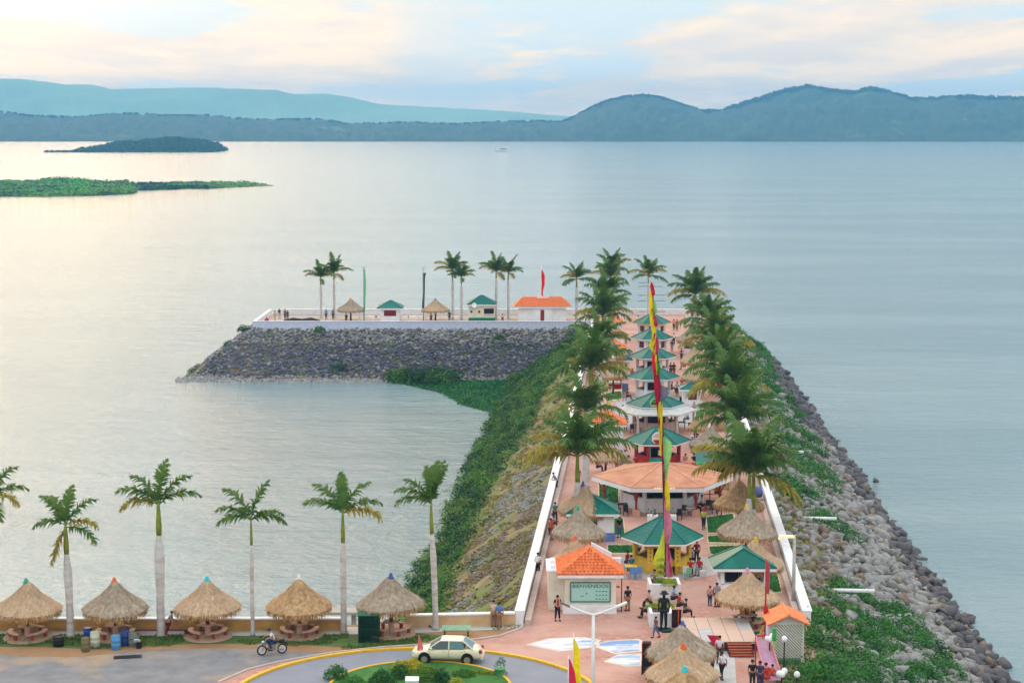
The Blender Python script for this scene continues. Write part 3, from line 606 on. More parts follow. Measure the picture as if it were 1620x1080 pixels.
for k,(px,by,cr,sh,r0,L_,n,lb) in enumerate((
 (913,851,722,40,.27,4.1,15,'nearest palm on the left side of the pier, with thatched roofs at its foot'),
 (926,770,655,34,.36,3.6,13,'palm just behind the nearest one on the left side, its thick white trunk showing'),
 (934,690,588,30,.30,4.2,16,'wide bushy palm with yellow brown lower fronds above the bend of the bay wall'),
 (948,645,545,24,.30,3.6,13,'left row palm behind the wide bushy one'),
 (953,600,502,20,.32,3.9,15,'left row palm level with the middle green roofs'),
 (960,560,470,18,.25,3.6,13,'left row palm next to the white orange roofed kiosk far back'),
 (965,524,440,16,.25,3.2,12,'second to last palm of the left row'),
 (967,508,425,14,.22,3.1,12,'tallest looking palm at the far end of the left row'),
 (912,505,442,12,.22,2.9,11,'lone palm between the terrace building and the left row'),
 (1025,503,436,12,.14,3.1,10,'solitary thin palm behind the last green roofs on the pier axis'),
 (1184,856,752,36,.25,4.3,16,'nearest and biggest palm of the right row, over the thatched roofs'),
 (1191,847,745,60,.26,3.4,8,'palm right beside the nearest one of the right row'),
 (1167,770,668,30,.26,4.0,15,'second palm back in the right row'),
 (1152,712,618,26,.26,4.0,15,'third palm back in the right row'),
 (1140,665,578,22,.26,3.9,15,'fourth palm back in the right row'),
 (1129,622,538,20,.26,3.9,14,'fifth palm back in the right row'),
 (1119,585,508,18,.26,3.8,14,'sixth palm back in the right row'),
 (1099,550,468,18,.26,3.9,15,'palm standing clear against the lake at the far end of the right row'),
 (1148,640,565,20,.22,3.4,12,'palm leaning out over the rocks in the right row'))):
    palm(px,by,cr,sh,r0,L_*1.13,n+(6 if px>1090 else 4),lb,g,60+k,.1)
# ---------------- thatched umbrellas ----------------
THATCHG=P('greyed_thatch',(198,180,160),.9,scale=5,rough=.95,col2=lin((150,130,108)),bump=.6,bscale=30,stretch=(1,1,.25))
THATCHY=P('yellowed_thatch',(216,182,138),.95,scale=5,rough=.95,col2=lin((166,126,84)),bump=.6,bscale=30,stretch=(1,1,.25))
def thatch_mesh(seed,k=1.0):
    r=random.Random(seed); mb=MB(); prof=[(2.02,1.78),(2.1,1.95),(1.84,2.22),(1.34,2.56),(.82,2.96),(.40,3.38),(.11,3.74)]
    mb.cur=0; mb.lathe(prof,n=44,jit=.022,rnd=r)
    mb.lathe([(2.0,1.80),(1.2,2.15),(.3,2.9),(.05,3.0)],n=20)
    for q in range(2300):                      # straw blades lying down the roof
        t=r.random()**.7*5.4+.3; i=int(t); f=t-i; i=min(i,5); a_,b_=prof[i],prof[i+1]; rr=a_[0]*(1-f)+b_[0]*f; zz=a_[1]*(1-f)+b_[1]*f
        an=r.uniform(0,6.283); c,s=math.cos(an),math.sin(an); sl=Vector(((a_[0]-b_[0]) or .01,0,a_[1]-b_[1])).normalized()
        l=r.uniform(.18,.42); w_=r.uniform(.008,.02); o=r.uniform(.01,.05); tv=r.uniform(-.25,.25)
        p0=Vector((rr+.03,0,zz+o*.5)); p1=p0+sl*l+Vector((.02,0,o)); M3=Matrix.Rotation(an,3,'Z')
        mb.add([M3@(p0+Vector((0,-w_,0))),M3@(p0+Vector((0,w_,0))),M3@(p1+Vector((0,tv*l+w_*.5,0))),M3@(p1+Vector((0,tv*l-w_*.5,0)))],[(0,1,2,3)])
    mb.cur=1
    for q in range(700):                       # hanging fringe
        an=r.uniform(0,6.283); M3=Matrix.Rotation(an,3,'Z'); rr=r.uniform(1.96,2.1); z0=r.uniform(1.84,2.02); l=r.uniform(.18,.42); w_=r.uniform(.02,.05); o=r.uniform(-.05,.08)
        mb.add([M3@Vector((rr,-w_,z0)),M3@Vector((rr,w_,z0)),M3@Vector((rr+o,w_*.4,z0-l)),M3@Vector((rr+o,-w_*.4,z0-l))],[(0,1,2,3)])
    return mb.mesh('thatch_roof',[(THATCH,THATCHG,THATCH,THATCHY,THATCHG,THATCH)[seed],THATCH2])
TH=[thatch_mesh(k) for k in range(6)]
CAPS={'green':P('cap_green',(60,170,130),.9),'orange':P('cap_orange',(240,110,50),.9),'cyan':P('cap_cyan',(50,205,215),.9),'white':WHITE,'blue':P('cap_blue',(80,100,170),.9),'yellow':YELLOW,'pink':P('cap_pink',(225,150,165),.9)}
TABLE=P('terrazzo_pinkish',(222,176,150),.85,scale=4,rough=.7); BENCHM=P('bench_brick_red',(168,78,62),.8,scale=4,rough=.8,col2=lin((130,56,48)))
mb=MB(); mb.cyl((0,0,0),(0,0,2.95),.13,.11,8); POSTME=mb.mesh('post',REDBROWN,True)
mb=MB(); mb.cyl((0,0,0),(0,0,.10),1.55,1.5,28); PLINTH=mb.mesh('plinth',P('plinth_concrete',(190,158,128),.8,scale=2))
mb=MB(); mb.cyl((0,0,.78),(0,0,.85),.52,.52,20); mb.cyl((0,0,.1),(0,0,.78),.2,.16,8); TTOP=mb.mesh('tabletop',TABLE)
mb=MB(); mb.cur=0
for a in(-26,0,26):
    pass
for q in(-1,0,1):
    a=R(q*30); p0=(.95*math.cos(a-R(15)),.95*math.sin(a-R(15))); p1=(1.25*math.cos(a-R(15)),1.25*math.sin(a-R(15))); p2=(1.25*math.cos(a+R(15)),1.25*math.sin(a+R(15))); p3=(.95*math.cos(a+R(15)),.95*math.sin(a+R(15)))
    mb.prism([p0,p1,p2,p3],.46,.54)
BSEAT=mb.mesh('seat',TABLE)
mb=MB(); mb.box((1.1,0,.28),(.22,.14,.36)); BLEG=mb.mesh('leg',BENCHM)
mb=MB(); mb.lathe([(.19,3.62),(.21,3.72),(.1,3.8),(.12,3.88),(.05,4.0)],n=10); CAPV=mb
def umbrella(px,py,cap,label,group,s=1.,seats=True,var=0,rz=0,apex=None,base=None):
    x,y=base or G(px,py); t=thing('thatched_umbrella',label,'thatched umbrella',(x,y,0),rz,group); t.scale=(s,s,s)
    if apex: s2=zrow(y,apex)/3.85; t.scale=(s,s,s2)
    mo('post',POSTME,t); ro=mo('thatch_roof',TH[var%6],t,rz=var*1.3); ro.scale=(1+.04*math.sin(var*2.1),1+.04*math.cos(var*3.3),1); ro.rotation_euler=(R(1.6*math.sin(var*1.7)),R(1.8*math.cos(var*2.3)),var*1.3); mo('finial_cap',CAPV.mesh('finial_cap',CAPS[cap],True),t)
    if seats:
        mo('plinth',PLINTH,t); mo('tabletop',TTOP,t)
        for k in range(3):
            a=k*2*math.pi/3+math.pi/2; mo('seat',BSEAT,t,rz=a)
            for q in(-1,1): mo('leg',BLEG,t,rz=a+q*R(32))
    return t
g='thatched umbrellas in the front row'
for k,(px,py,c,ap,lb) in enumerate(((44,1008,'green',917,'thatched umbrella with green cap at the far left of the front row'),(183,1007,'orange',916,'thatched umbrella with orange cap behind the barrels'),(329,1006,'cyan',914,'thatched umbrella with cyan cap between two front row palms'),(474,1004,'white',912,'thatched umbrella with white cap right of the motorcyclist'),(619,1002,'blue',909,'thatched umbrella with blue cap beside the green wire cage'))):
    umbrella(px,py,c,lb,g,1.02,True,k,0,ap)
g='thatched umbrellas on the pier and plaza'
for k,(px,py,c,ap,s,se,lb) in enumerate((
 (922,850,'blue',764,.98,0,'thatched umbrella with blue cap partly behind the green hipped roof on the left'),
 (914,884,'green',802,1.0,0,'wide thatched umbrella crossed by the trunk of the nearest left palm'),
 (909,936,'orange',850,.95,0,'thatched umbrella with orange cap behind the welcome kiosk'),
 (1168,838,'yellow',758,.98,0,'thatched umbrella with yellow cap beside the large orange roof'),
 (1180,882,'yellow',800,1.03,0,'thatched umbrella standing on the lawn behind the nearest right palm'),
 (1194,935,'yellow',852,1.03,0,'thatched umbrella with yellow cap rising behind the small green roof on the right'),
 (1181,990,'pink',901,1.0,1,'thatched umbrella with pink cap in front of the small green roof'),
 (1079,1076,'blue',985,1.0,0,'thatched umbrella with blue cap, back one of the three at the bottom'),
 (1080,1112,'orange',1020,1.03,0,'thatched umbrella with orange cap, middle one of the three at the bottom'),
 (1082,1150,'cyan',1056,1.06,0,'thatched umbrella with cyan cap, front one of the three at the bottom'),
 (954,724,'blue',664,.8,0,'small thatched umbrella left of the beer kiosk, by the white wall'),
 (958,752,'green',694,.9,0,'thatched umbrella just behind the nearest left palm crown'),
 (970,625,'white',562,.95,0,'thatched umbrella near the red awning on the left side'),
 (966,594,'blue',533,.9,0,'thatched umbrella far back by the second orange roofed kiosk'),
 (966,558,'green',500,1.0,0,'thatched umbrella below the far left palms'),
 (1120,706,'blue',645,.95,0,'thatched umbrella under the yellowing palm right of the grey skirted roof'),
 (1122,735,'white',672,.95,0,'thatched umbrella behind the green roofed bar on the right'),
 (1106,628,'white',566,1.0,0,'thatched umbrella under the fifth right palm'),
 (1100,602,'white',543,1.0,0,'thatched umbrella half way back under the right palms'),
 (1094,566,'blue',511,1.0,0,'thatched umbrella far back on the right under yellow fronds'))):
    umbrella(px,py,c,lb,g,s,bool(se),k,k*.7,ap)
g='thatched shelters on the terrace'
umbrella(555,507,'orange','left one of the two thatched roofs on the stone terrace',g,1.12,False,1,0,472); umbrella(689,507,'blue','right one of the two thatched roofs on the stone terrace',g,1.15,False,2,0,473)
# ---------------- kiosks ----------------
def ngon(n,r,a0=0): return [(r*math.cos(a0+2*math.pi*k/n),r*math.sin(a0+2*math.pi*k/n)) for k in range(n)]
def roofparts(t,n,r,ze,za,mat,fascia,fh=.16,sx=1,ridge=None,ribs=True):
    E=[(x*sx,y) for x,y in ngon(n,r)]
    for k in range(n):
        a=Vector((*E[k],ze)); b=Vector((*E[(k+1)%n],ze)); c=Vector((0,0,za)); mb=MB()
        mb.add([a,b,c,a-Vector((0,0,.05)),b-Vector((0,0,.05)),c-Vector((0,0,.05))],[(0,1,2),(3,5,4),(0,3,4,1)])
        nn=(b-a).cross(c-a).normalized()
        if ribs:
            for q in range(1,9):
                f=q/9; p=a.lerp(c,f)+nn*.012; s_=b.lerp(c,f)+nn*.012; d=(c-(a+b)/2).normalized()*.02; mb.add([p-d,s_-d,s_+d+nn*.012,p+d+nn*.012],[(0,1,2,3)])
        mb.build('roof_panel',mat,t)
    mb=MB()
    for k in range(n): mb.cyl((*E[k],ze+.02),(0,0,za+.03),.055,.05,5)
    mb.build('hip_ridge',ridge or mat,t)
    mb=MB()
    for k in range(n):
        a,b=Vector(E[k]),Vector(E[(k+1)%n]); slab(mb,a*.992,b*.992,.06,ze-fh-.02,ze-.055)
    mb.build('fascia',fascia,t)
def hexkiosk(px,py,label,r=3.05,ze=2.45,za=3.85,body=WHITE,roof=GREENR,fascia=WHITE,br=1.95,counter=.95,n=6,shutter=None,trim=None,front=None,posts=None,group='hexagonal green roofed kiosks down the middle of the pier',name='hexagonal_kiosk',ridge=None,ribs=True,fh=.16):
    x,y=G(px,py); t=thing(name,label,'kiosk',(x,y,0),0,group)
    roofparts(t,n,r,ze,za,roof,fascia,fh,ridge=ridge,ribs=ribs)
    B=ngon(n,br)
    for k in range(n):
        a,b=Vector(B[k]),Vector(B[(k+1)%n]); mb=MB(); slab(mb,a.lerp(b,.04),a.lerp(b,.96),.12,0,counter); mb.build('counter_wall',front if (front and k==4) else body,t)
        mb=MB(); slab(mb,a.lerp(b,.02),a.lerp(b,.98),.34,counter+.002,counter+.06); mb.build('counter_top',trim or body,t)
        mb=MB(); slab(mb,a.lerp(b,.02),a.lerp(b,.98),.13,ze-.5,ze-.17); mb.build('lintel',body,t)
        mb=MB(); mb.cyl((*B[k],0),(*B[k],ze-.15),.19,.19,8); mb.build('pillar',posts or body,t)
        if shutter:
            mb=MB(); slab(mb,a.lerp(b,.2),a.lerp(b,.8),.05,counter+.1,ze-.55); mb.build('shutter',shutter,t)
            for q in(.14,.86): mb=MB(); slab(mb,a.lerp(b,q-.06),a.lerp(b,q+.06),.1,counter+.06,ze-.5); mb.build('wall_pier',body,t)
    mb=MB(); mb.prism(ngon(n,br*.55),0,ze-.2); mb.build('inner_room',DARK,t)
    mb=MB(); mb.prism(ngon(n,r*.96),ze-.14,ze-.10); mb.build('ceiling',P('soffit_wood',(120,70,50),.7),t)
    return t
YB=P('yellow_wall',(240,196,70),.85,scale=1.5,rough=.7)
k1=hexkiosk(1047,898,'yellow walled hexagonal kiosk with green roof, nearest on the pier axis',3.05,2.42,3.95,YB,br=2.0,counter=.95)
for k in(4,5): # dotted pillars facing the plaza
    bx,by=ngon(6,2.0)[k]; mb=MB(); mb.box((bx,by-.02,1.2),(.42,.42,2.0)); o=mb.build('square_pillar',YB,k1)
    mb=MB()
    for q in range(4): mb.cyl((bx,by-.22,1.0+q*.3),(bx,by-.245,1.0+q*.3),.055,.055,8)
    mb.build('pillar_holes',REDBROWN,k1)
REDW=P('red_wall',(208,40,44),.85,scale=2,rough=.6)
k3=hexkiosk(1040,734,'red walled green roofed kiosk with round white and red sign and turquoise front',3.15,2.4,3.75,REDW,br=2.05,front=TURQ,trim=REDW,fascia=WHITE)
for q in(-.9,.35,1.0): mb=MB(); mb.box((q,-1.8,1.2),(.22,.16,2.3)); mb.build('turquoise_post',TURQ,k3)
mb=MB(); mb.box((.1,-1.85,.55),(1.0,.1,.9)); mb.build('cabinet_front',TURQ,k3); mb=MB(); mb.box((.15,-1.82,1.45),(.45,.06,.5)); mb.build('white_board',WHITE,k3)
def roundsign(t,c,r,ring,top,bot,band,name='round_sign'):
    mb=MB(); mb.cyl(c,(c[0],c[1]+.08,c[2]),r,r,24); o=mb.build(name,ring,t)
    y0=c[1]-.012
    def seg(nm,z0,z1,mat,dy):
        pts=[]; 
        for k in range(33):
            a=2*math.pi*k/32; z=max(z0,min(z1,r*.84*math.sin(a))); xx=r*.84*math.cos(a)
            h=math.sqrt(max((r*.84)**2-z*z,0)); pts.append((c[0]+max(-h,min(h,xx)),y0-dy,c[2]+z))
        me=bpy.data.meshes.new(nm); me.from_pydata(pts,[],[tuple(range(33))]); me.materials.append(mat); mo(nm,me,o)
    seg('sign_field',-r,r,top,0); seg('sign_lower_field',-r,-r*.25,bot,.006); seg('sign_band',-r*.2,r*.15,band,.009)
roundsign(k3,(-.15,-2.55,2.95),.6,WHITE,P('sign_rose',(222,190,196),.9),RED,P('sign_cream',(246,232,200),.9))
SK=P('grey_skirt_roof',(208,208,204),.85,scale=1,rough=.6)
k4=hexkiosk(1036,680,'green roofed kiosk with wide pale grey skirt roof and round green and yellow sign',3.1,2.9,4.15,PINKW,br=2.2,counter=1.0)
E6=ngon(6,4.6); F6=ngon(6,2.9)
for k in range(6):
    a,b,c_,d=E6[k],E6[(k+1)%6],F6[(k+1)%6],F6[k]; mb=MB(); mb.add([(*a,2.25),(*b,2.25),(*c_,2.72),(*d,2.72),(*a,2.1),(*b,2.1)],[(0,1,2,3),(0,4,5,1)]); mb.build('skirt_roof_panel',SK,k4)
    mb=MB(); mb.cyl((a[0]*.9,a[1]*.9,0),(a[0]*.9,a[1]*.9,2.2),.16,.1,6); mb.build('post',P('wrapped_white_post',(216,200,188),.85),k4)
roundsign(k4,(-.1,-2.6,3.25),.62,P('sign_pale_green',(160,220,150),.9),P('sign_green',(70,140,70),.9),YELLOW,P('sign_dark_green',(60,96,50),.8))
k5=hexkiosk(1033,627,'white green roofed kiosk with open brown lined counters, fifth from the front',3.15,2.45,3.8,WHITE,trim=PINKW,posts=WHITE,ridge=P('faded_green_ridge',(70,130,130),.8))
k6=hexkiosk(1032,592,'white green roofed kiosk with dark open counters, fourth from the far end',3.1,2.45,3.75,WHITE,trim=PINKW)
k7=hexkiosk(1031,560,'white kiosk with closed dark red shutters and green roof under white fascia',2.95,2.4,3.8,WHITE,shutter=REDBROWN)
k8=hexkiosk(1031,534,'white kiosk with dark red shutters and yellow fascia, last on the pier axis',2.9,2.4,3.75,WHITE,shutter=REDBROWN,fascia=YELLOW)
# the big salmon roofed restaurant
k2=hexkiosk(1047,799,'large restaurant pavilion with wide salmon hexagonal roof and white round bar',6.1,2.6,3.75,WHITE,SALMONR,WHITE,br=3.4,counter=1.15,trim=WHITE,group=None,fh=.4,name='restaurant_pavilion',ridge=P('ridge_salmon_light',(236,180,146),.85),ribs=False)
for x_,y_ in ngon(6,5.0): 
    mb=MB(); mb.cyl((x_,y_,.55),(x_,y_,2.5),.1,.1,6); mb.cyl((x_,y_,.9),(x_*1.13,y_*1.13,2.5),.05,.05,5); mb.cyl((x_,y_,.9),(x_*.87,y_*.87,2.5),.05,.05,5); mb.build('timber_post',P('red_timber',(176,66,44),.8),k2)
    mb=MB(); mb.box((x_,y_,.27),(.62,.62,.55)); mb.build('post_base',P('salmon_plaster',(232,176,146),.85),k2)
mb=MB()
for k in range(6):
    a,b=Vector(ngon(6,5.0)[k]),Vector(ngon(6,5.0)[(k+1)%6]); slab(mb,a,b,.12,2.32,2.42)
mb.build('red_beam',P('red_beam_paint',(206,62,36),.85),k2)
mb=MB()
for k in range(8): mb.box((-1.0+k*.22,-5.28,2.52+.01*(k%2)),(.13,.03,.12))
mb.build('lit_sign_letters',P('warm_sign',(255,220,150),.9,emit=.6),k2)
# small rectangular kiosks with hip roofs
def tilerows(t,a,b,c,d,rows,cols,mat,name='roof_tiles'):
    """real pan tiles on a roof slope a,b (eave) c,d (ridge, c above b)"""
    a,b,c,d=map(Vector,(a,b,c,d)); nn=(b-a).cross(d-a).normalized(); mb=MB(); W=(b-a).length
    for i in range(rows):
        f0,f1=i/rows,(i+1)/rows; l0,r0_=a.lerp(d,f0),b.lerp(c,f0); l1,r1_=a.lerp(d,f1),b.lerp(c,f1); w0=(r0_-l0).length; m=max(1,round(cols*w0/W))
        for j in range(m):
            g0,g1=(j+.04)/m,(j+.96)/m; gm=(g0+g1)/2; h=nn*.10; q=nn*.035
            p=[l0.lerp(r0_,g0)+q,l0.lerp(r0_,gm)+h+q,l0.lerp(r0_,g1)+q,l1.lerp(r1_,g1),l1.lerp(r1_,gm)+h*.8,l1.lerp(r1_,g0)]
            mb.add(p,[(0,1,4,5),(1,2,3,4),(0,2,1)])
    o=mb.build(name,mat,t); o['kind']='stuff'; return o
def hiproof(t,w,d,ze,za,rl,mat,over=.0,tiles=0,fascia=WHITE,fh=.2):
    hw,hd=w/2,d/2; q=[(-hw,-hd,ze),(hw,-hd,ze),(hw,hd,ze),(-hw,hd,ze)]; r=[(0,-rl/2,za),(0,rl/2,za)]
    def face(nm,vs):
        mb=MB(); n_=len(vs); mb.add(list(vs)+[(x,y,z-.05) for x,y,z in vs],[tuple(range(n_)),tuple(range(n_,2*n_))[::-1],(0,n_,n_+1,1)]); mb.build(nm,mat,t)
    face('roof_slope',[q[0],q[1],r[0]]); face('roof_slope',[q[1],q[2],r[1],r[0]]); face('roof_slope',[q[2],q[3],r[1]]); face('roof_slope',[q[3],q[0],r[0],r[1]])
    if tiles:
        tilerows(t,q[0],q[1],r[0],r[0],tiles,tiles*1.7,ORANGER); tilerows(t,q[1],q[2],r[1],r[0],tiles,tiles*1.9,ORANGER); tilerows(t,q[3],q[0],r[0],r[1],tiles,tiles*1.9,ORANGER)
    mb=MB()
    for s in(-1,1):
        mb.box((0,s*(hd-.05),ze-fh/2-.055),(w-.02,.08,fh)); mb.box((s*(hw-.05),0,ze-fh/2-.055),(.08,d-.2,fh))
    mb.build('fascia',fascia,t)
    mb=MB()
    for a_,b_ in((q[0],r[0]),(q[1],r[0]),(q[2],r[1]),(q[3],r[1]),(r[0],r[1])): mb.cyl(a_,b_,.07,.07,5)
    mb.build('ridge_caps',mat,t)
def text(s,size,mat,parent,loc,rot=(R(90),0,0),width=None,name='lettering'):
    cu=bpy.data.curves.new('t','FONT'); cu.body=s; cu.size=size; cu.align_x='CENTER'; cu.extrude=.006; o=bpy.data.objects.new('t',cu); COL.objects.link(o)
    bpy.context.view_layer.update(); dg=bpy.context.evaluated_depsgraph_get(); me=bpy.data.meshes.new_from_object(o.evaluated_get(dg)); bpy.data.objects.remove(o); me.materials.clear(); me.materials.append(mat)
    q=mo(name,me,parent,loc); q.rotation_euler=rot
    if width: ws=max(v.co.x for v in me.vertices)-min(v.co.x for v in me.vertices); q.scale=(width/ws,1,1)
    return q
# welcome kiosk
x,y=G(934,970); y+=2.3
wk=thing('welcome_kiosk','white kiosk with orange tiled roof and mint welcome board on its front','kiosk',(x,y,0))
hiproof(wk,4.45,4.6,2.68,4.05,.7,ORANGER,tiles=9)
mb=MB(); mb.box((.0,0,1.2),(3.45,4.0,2.75)); mb.build('wall',CREAMW,wk); mb=MB(); mb.box((-.05,-2.12,.27),(3.62,.5,.54)); mb.build('plinth',WHITE,wk)
mb=MB(); mb.box((-2.2,.35,1.32),(1.25,3.4,2.64)); mb.build('side_annex',CREAMW,wk); mb=MB(); mb.box((-2.35,.35,2.7),(1.2,3.5,.12)); mb.box((-2.5,-.9,2.88),(.3,.3,.3)); mb.box((-2.5,.9,2.86),(.3,.9,.26)); mb.build('annex_coping',WHITE,wk)
mb=MB(); mb.box((0,0,0),(2.62,.05,1.28)); bd=mb.build('notice_board',P('board_mint',(172,208,200),.9,scale=1,rough=.4,col2=lin((150,204,184))),wk,loc=(-.0,-2.03,1.42))
mb=MB(); 
for c_,d_ in(((0,-.04,.66),(2.7,.05,.07)),((0,-.04,-.66),(2.7,.05,.07)),((-1.33,-.04,0),(.07,.05,1.25)),((1.33,-.04,0),(.07,.05,1.25))): mb.box(c_,d_)
mb.build('board_frame',P('board_frame_grey',(80,110,112),.8),bd)
text('BIENVENIDOS',.34,P('lettering_grey',(86,104,112),.7),bd,(0,-.04,.30),width=2.42)
mb=MB()
for i in range(4):
    for j in range(3): mb.box((.42+i*.22,-.035,.05-j*.26),(.13,.012,.07))
mb.box((-.25,-.034,-.1),(.12,.012,.09)); mb.box((-.55,-.034,-.28),(.22,.012,.05)); mb.build('board_marks',P('board_mark',(112,150,150),.8),bd)
mb=MB(); p=[(.1,.3,3.95),(.55,.2,4.12),(2.3,-.25,2.95),(2.28,-.28,3.35)]
mb.prism([(0,-.12),(.9,-.12),(.9,.12),(0,.12)],0,.01) if 0 else None
mb.add([(.15,.2,3.9),(.15,.5,3.9),(.15,.5,4.3),(.15,.2,4.3),(1.55,.2,3.05),(1.55,.5,3.05),(1.55,.5,3.55),(1.55,.2,3.55)],[(0,3,7,4),(1,5,6,2),(3,2,6,7),(0,1,2,3),(4,7,6,5),(0,4,5,1)]); mb.box((1.85,.35,3.02),(.7,.3,.4)); mb.build('stepped_parapet',WHITE,wk)
mb=MB(); mb.cyl((2.12,-1.9,0),(2.12,-1.9,2.5),.035,.035,6); mb.cyl((2.12,-1.9,.1),(1.75,-1.9,.1),.03,.03,5); mb.build('drain_pipe',BLACK,wk)
mb=MB(); mb.cyl((1.8,-1.95,1.75),(1.95,-2.1,1.8),.07,.07,6); mb.build('wall_lamp',P('lamp_amber',(150,100,60),.8),wk)
def whitekiosk(px,py,w,d,label,ze=2.6,za=3.7,front_dark=True,tiles=0,group='white orange roofed kiosks on the left side of the pier'):
    x,y=G(px,py); y+=d/2; t=thing('orange_roofed_kiosk',label,'kiosk',(x,y,0),0,group); hiproof(t,w+.7,d+.7,ze,za,.6,ORANGER,tiles=tiles)
    mb=MB(); mb.box((0,0,ze/2-.1),(w,d,ze-.12)); mb.build('wall',WHITE,t)
    if front_dark: mb=MB(); mb.box((0,-d/2-.01,ze-.5),(w*.6,.05,.3)); mb.build('window',DARK,t)
    mb=MB(); mb.add([(.1,.2,za-.15),(.1,.45,za-.15),(.1,.45,za+.25),(.1,.2,za+.25),(w/2,.2,ze+.1),(w/2,.45,ze+.1),(w/2,.45,ze+.6),(w/2,.2,ze+.6)],[(0,3,7,4),(1,5,6,2),(3,2,6,7),(0,1,2,3),(4,7,6,5),(0,4,5,1)]); mb.build('stepped_parapet',WHITE,t)
    return t
whitekiosk(962,716,3.0,3.2,'white kiosk with orange roof half hidden by the nearest left palm crown',2.9,4.0,tiles=6)
whitekiosk(971,580,3.0,3.0,'white orange roofed kiosk level with the shuttered kiosks')
whitekiosk(968,536,2.8,2.8,'farthest white kiosk with orange roof on the left side of the pier')
# hip green kiosk left
x,y=G(938,858)
kl=thing('green_roofed_kiosk','white kiosk with blue base and green hipped roof beside the left thatched umbrellas','kiosk',(x,y+1.7,0)); hiproof(kl,4.2,3.6,2.35,3.5,.3,GREENR)
mb=MB(); mb.box((.2,0,1.5),(3.0,2.6,1.6)); mb.build('wall',WHITE,kl); mb=MB(); mb.box((.2,0,.35),(3.1,2.7,.7)); mb.build('base',P('blue_base',(104,134,196),.85),kl); mb=MB(); mb.box((-.2,-1.33,1.65),(1.1,.06,.8)); mb.build('window',DARK,kl)
x,y=G(1178,950)
kr=thing('green_roofed_kiosk','small white kiosk with green roof behind the pink capped thatched umbrella','kiosk',(x,y+1.6,0)); hiproof(kr,4.4,3.2,2.3,3.45,1.2,GREENR)
mb=MB(); mb.box((0,0,.55),(3.2,2.4,1.1)); mb.build('counter_wall',WHITE,kr)
for sx in(-1,0,1):
    for sy in(-1,1): mb=MB(); mb.box((sx*1.5,sy*1.1,1.6),(.25,.2,1.1)); mb.build('pillar',WHITE,kr)
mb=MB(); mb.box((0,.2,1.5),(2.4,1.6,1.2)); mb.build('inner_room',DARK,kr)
x,y=G(1128,765)
kb=thing('green_roofed_bar','bar with low green roof and bright green edge under the big right palm','bar',(x,y,0)); mb=MB(); mb.add([(-1.7,-1.2,2.2),(1.7,-1.2,2.2),(1.5,1.3,2.75),(-1.5,1.3,2.75)],[(0,1,2,3)]); mb.add([(-1.5,1.3,2.75),(1.5,1.3,2.75),(1.5,1.35,1.9),(-1.5,1.35,1.9)],[(0,1,2,3)]); mb.build('roof',GREENR,kb)
mb=MB(); mb.box((0,-1.2,2.16),(3.4,.08,.1)); mb.build('roof_edge',P('bright_green_paint',(60,215,140),.9),kb)
for s in(-1,1): mb=MB(); mb.box((s*1.3,-.9,1.05),(.4,.3,2.1)); mb.build('pillar',P('buff_plaster',(226,200,150),.85),kb)
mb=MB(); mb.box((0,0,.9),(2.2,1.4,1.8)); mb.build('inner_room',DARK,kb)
for px,py,w,lb in((1094,643,2.0,'small white kiosk with tiny green roof right of the grey skirt roof'),(1086,560,1.7,'tiny green roofed stall beside the shuttered kiosks'),(1098,508,2.4,'green roofed kiosk at the far right corner of the pier'),(985,594,1.8,'small green roofed stall with red awning on the left of the pier')):
    x,y=G(px,py); t=thing('small_green_kiosk',lb,'kiosk',(x,y+.8,0),0,'small green roofed stalls'); hiproof(t,w+.8,w+.6,2.1,2.75,.2,GREENR)
    mb=MB(); mb.box((0,0,1.0),(w,w*.8,2.0)); mb.build('wall',WHITE,t); mb=MB(); mb.box((.1,-w*.4-.02,1.2),(w*.5,.05,.8)); mb.build('window',REDBROWN,t)
    if px==985:
        mb=MB(); mb.add([(-2.2,-1.2,1.9),(-.3,-1.6,1.55),(-.2,-.7,2.1),(-2.2,-.6,2.3)],[(0,1,2,3)]); mb.build('awning',RED,t)
# terrace kiosks
x,y=G(617,508); t=thing('terrace_kiosk','white kiosk with green pyramid roof and dark red opening on the terrace','kiosk',(x,y+1.6,0)); hiproof(t,4.3,3.6,2.2,3.35,.2,GREENR); mb=MB(); mb.box((0,0,1.05),(3.1,2.8,2.1)); mb.build('wall',WHITE,t); mb=MB(); mb.box((0,-1.42,1.3),(2.0,.06,.9)); mb.build('window',P('window_red',(140,36,36),.8),t)
x,y=G(762,509); t=thing('terrace_kiosk','cream kiosk with teal roof, green base and satellite dish on the terrace','kiosk',(x,y+1.7,0)); hiproof(t,4.9,3.8,2.9,4.3,.3,GREENR); mb=MB(); mb.box((0,0,1.75),(4.3,3.0,2.2)); mb.build('wall',CREAMW,t); mb=MB(); mb.box((0,0,.33),(4.35,3.1,.66)); mb.build('base',P('green_base',(30,130,70),.85),t)
mb=MB(); mb.box((1.2,-1.52,1.75),(1.6,.06,.85)); mb.build('window',DARK,t); mb=MB(); mb.box((1.2,-1.6,1.28),(1.8,.3,.06)); mb.build('sill',WHITE,t)
for q in(-1.7,-.4): mb=MB(); mb.box((q,-1.52,1.65),(.35,.05,.35)); mb.build('window',REDBROWN,t)
mb=MB(); mb.lathe([(.05,0),(.25,.05),(.42,.15)],n=12); mb.build('satellite_dish',WHITE,t,loc=(-1.2,-1.8,2.7)).rotation_euler=(R(70),0,0)
x,y=G(858,509); t=thing('terrace_building','white building with orange hipped roof, red door and crenellated crest on the terrace','building',(x,y+2.2,0))
hw,hd,ze,za=4.8,2.7,2.55,3.95
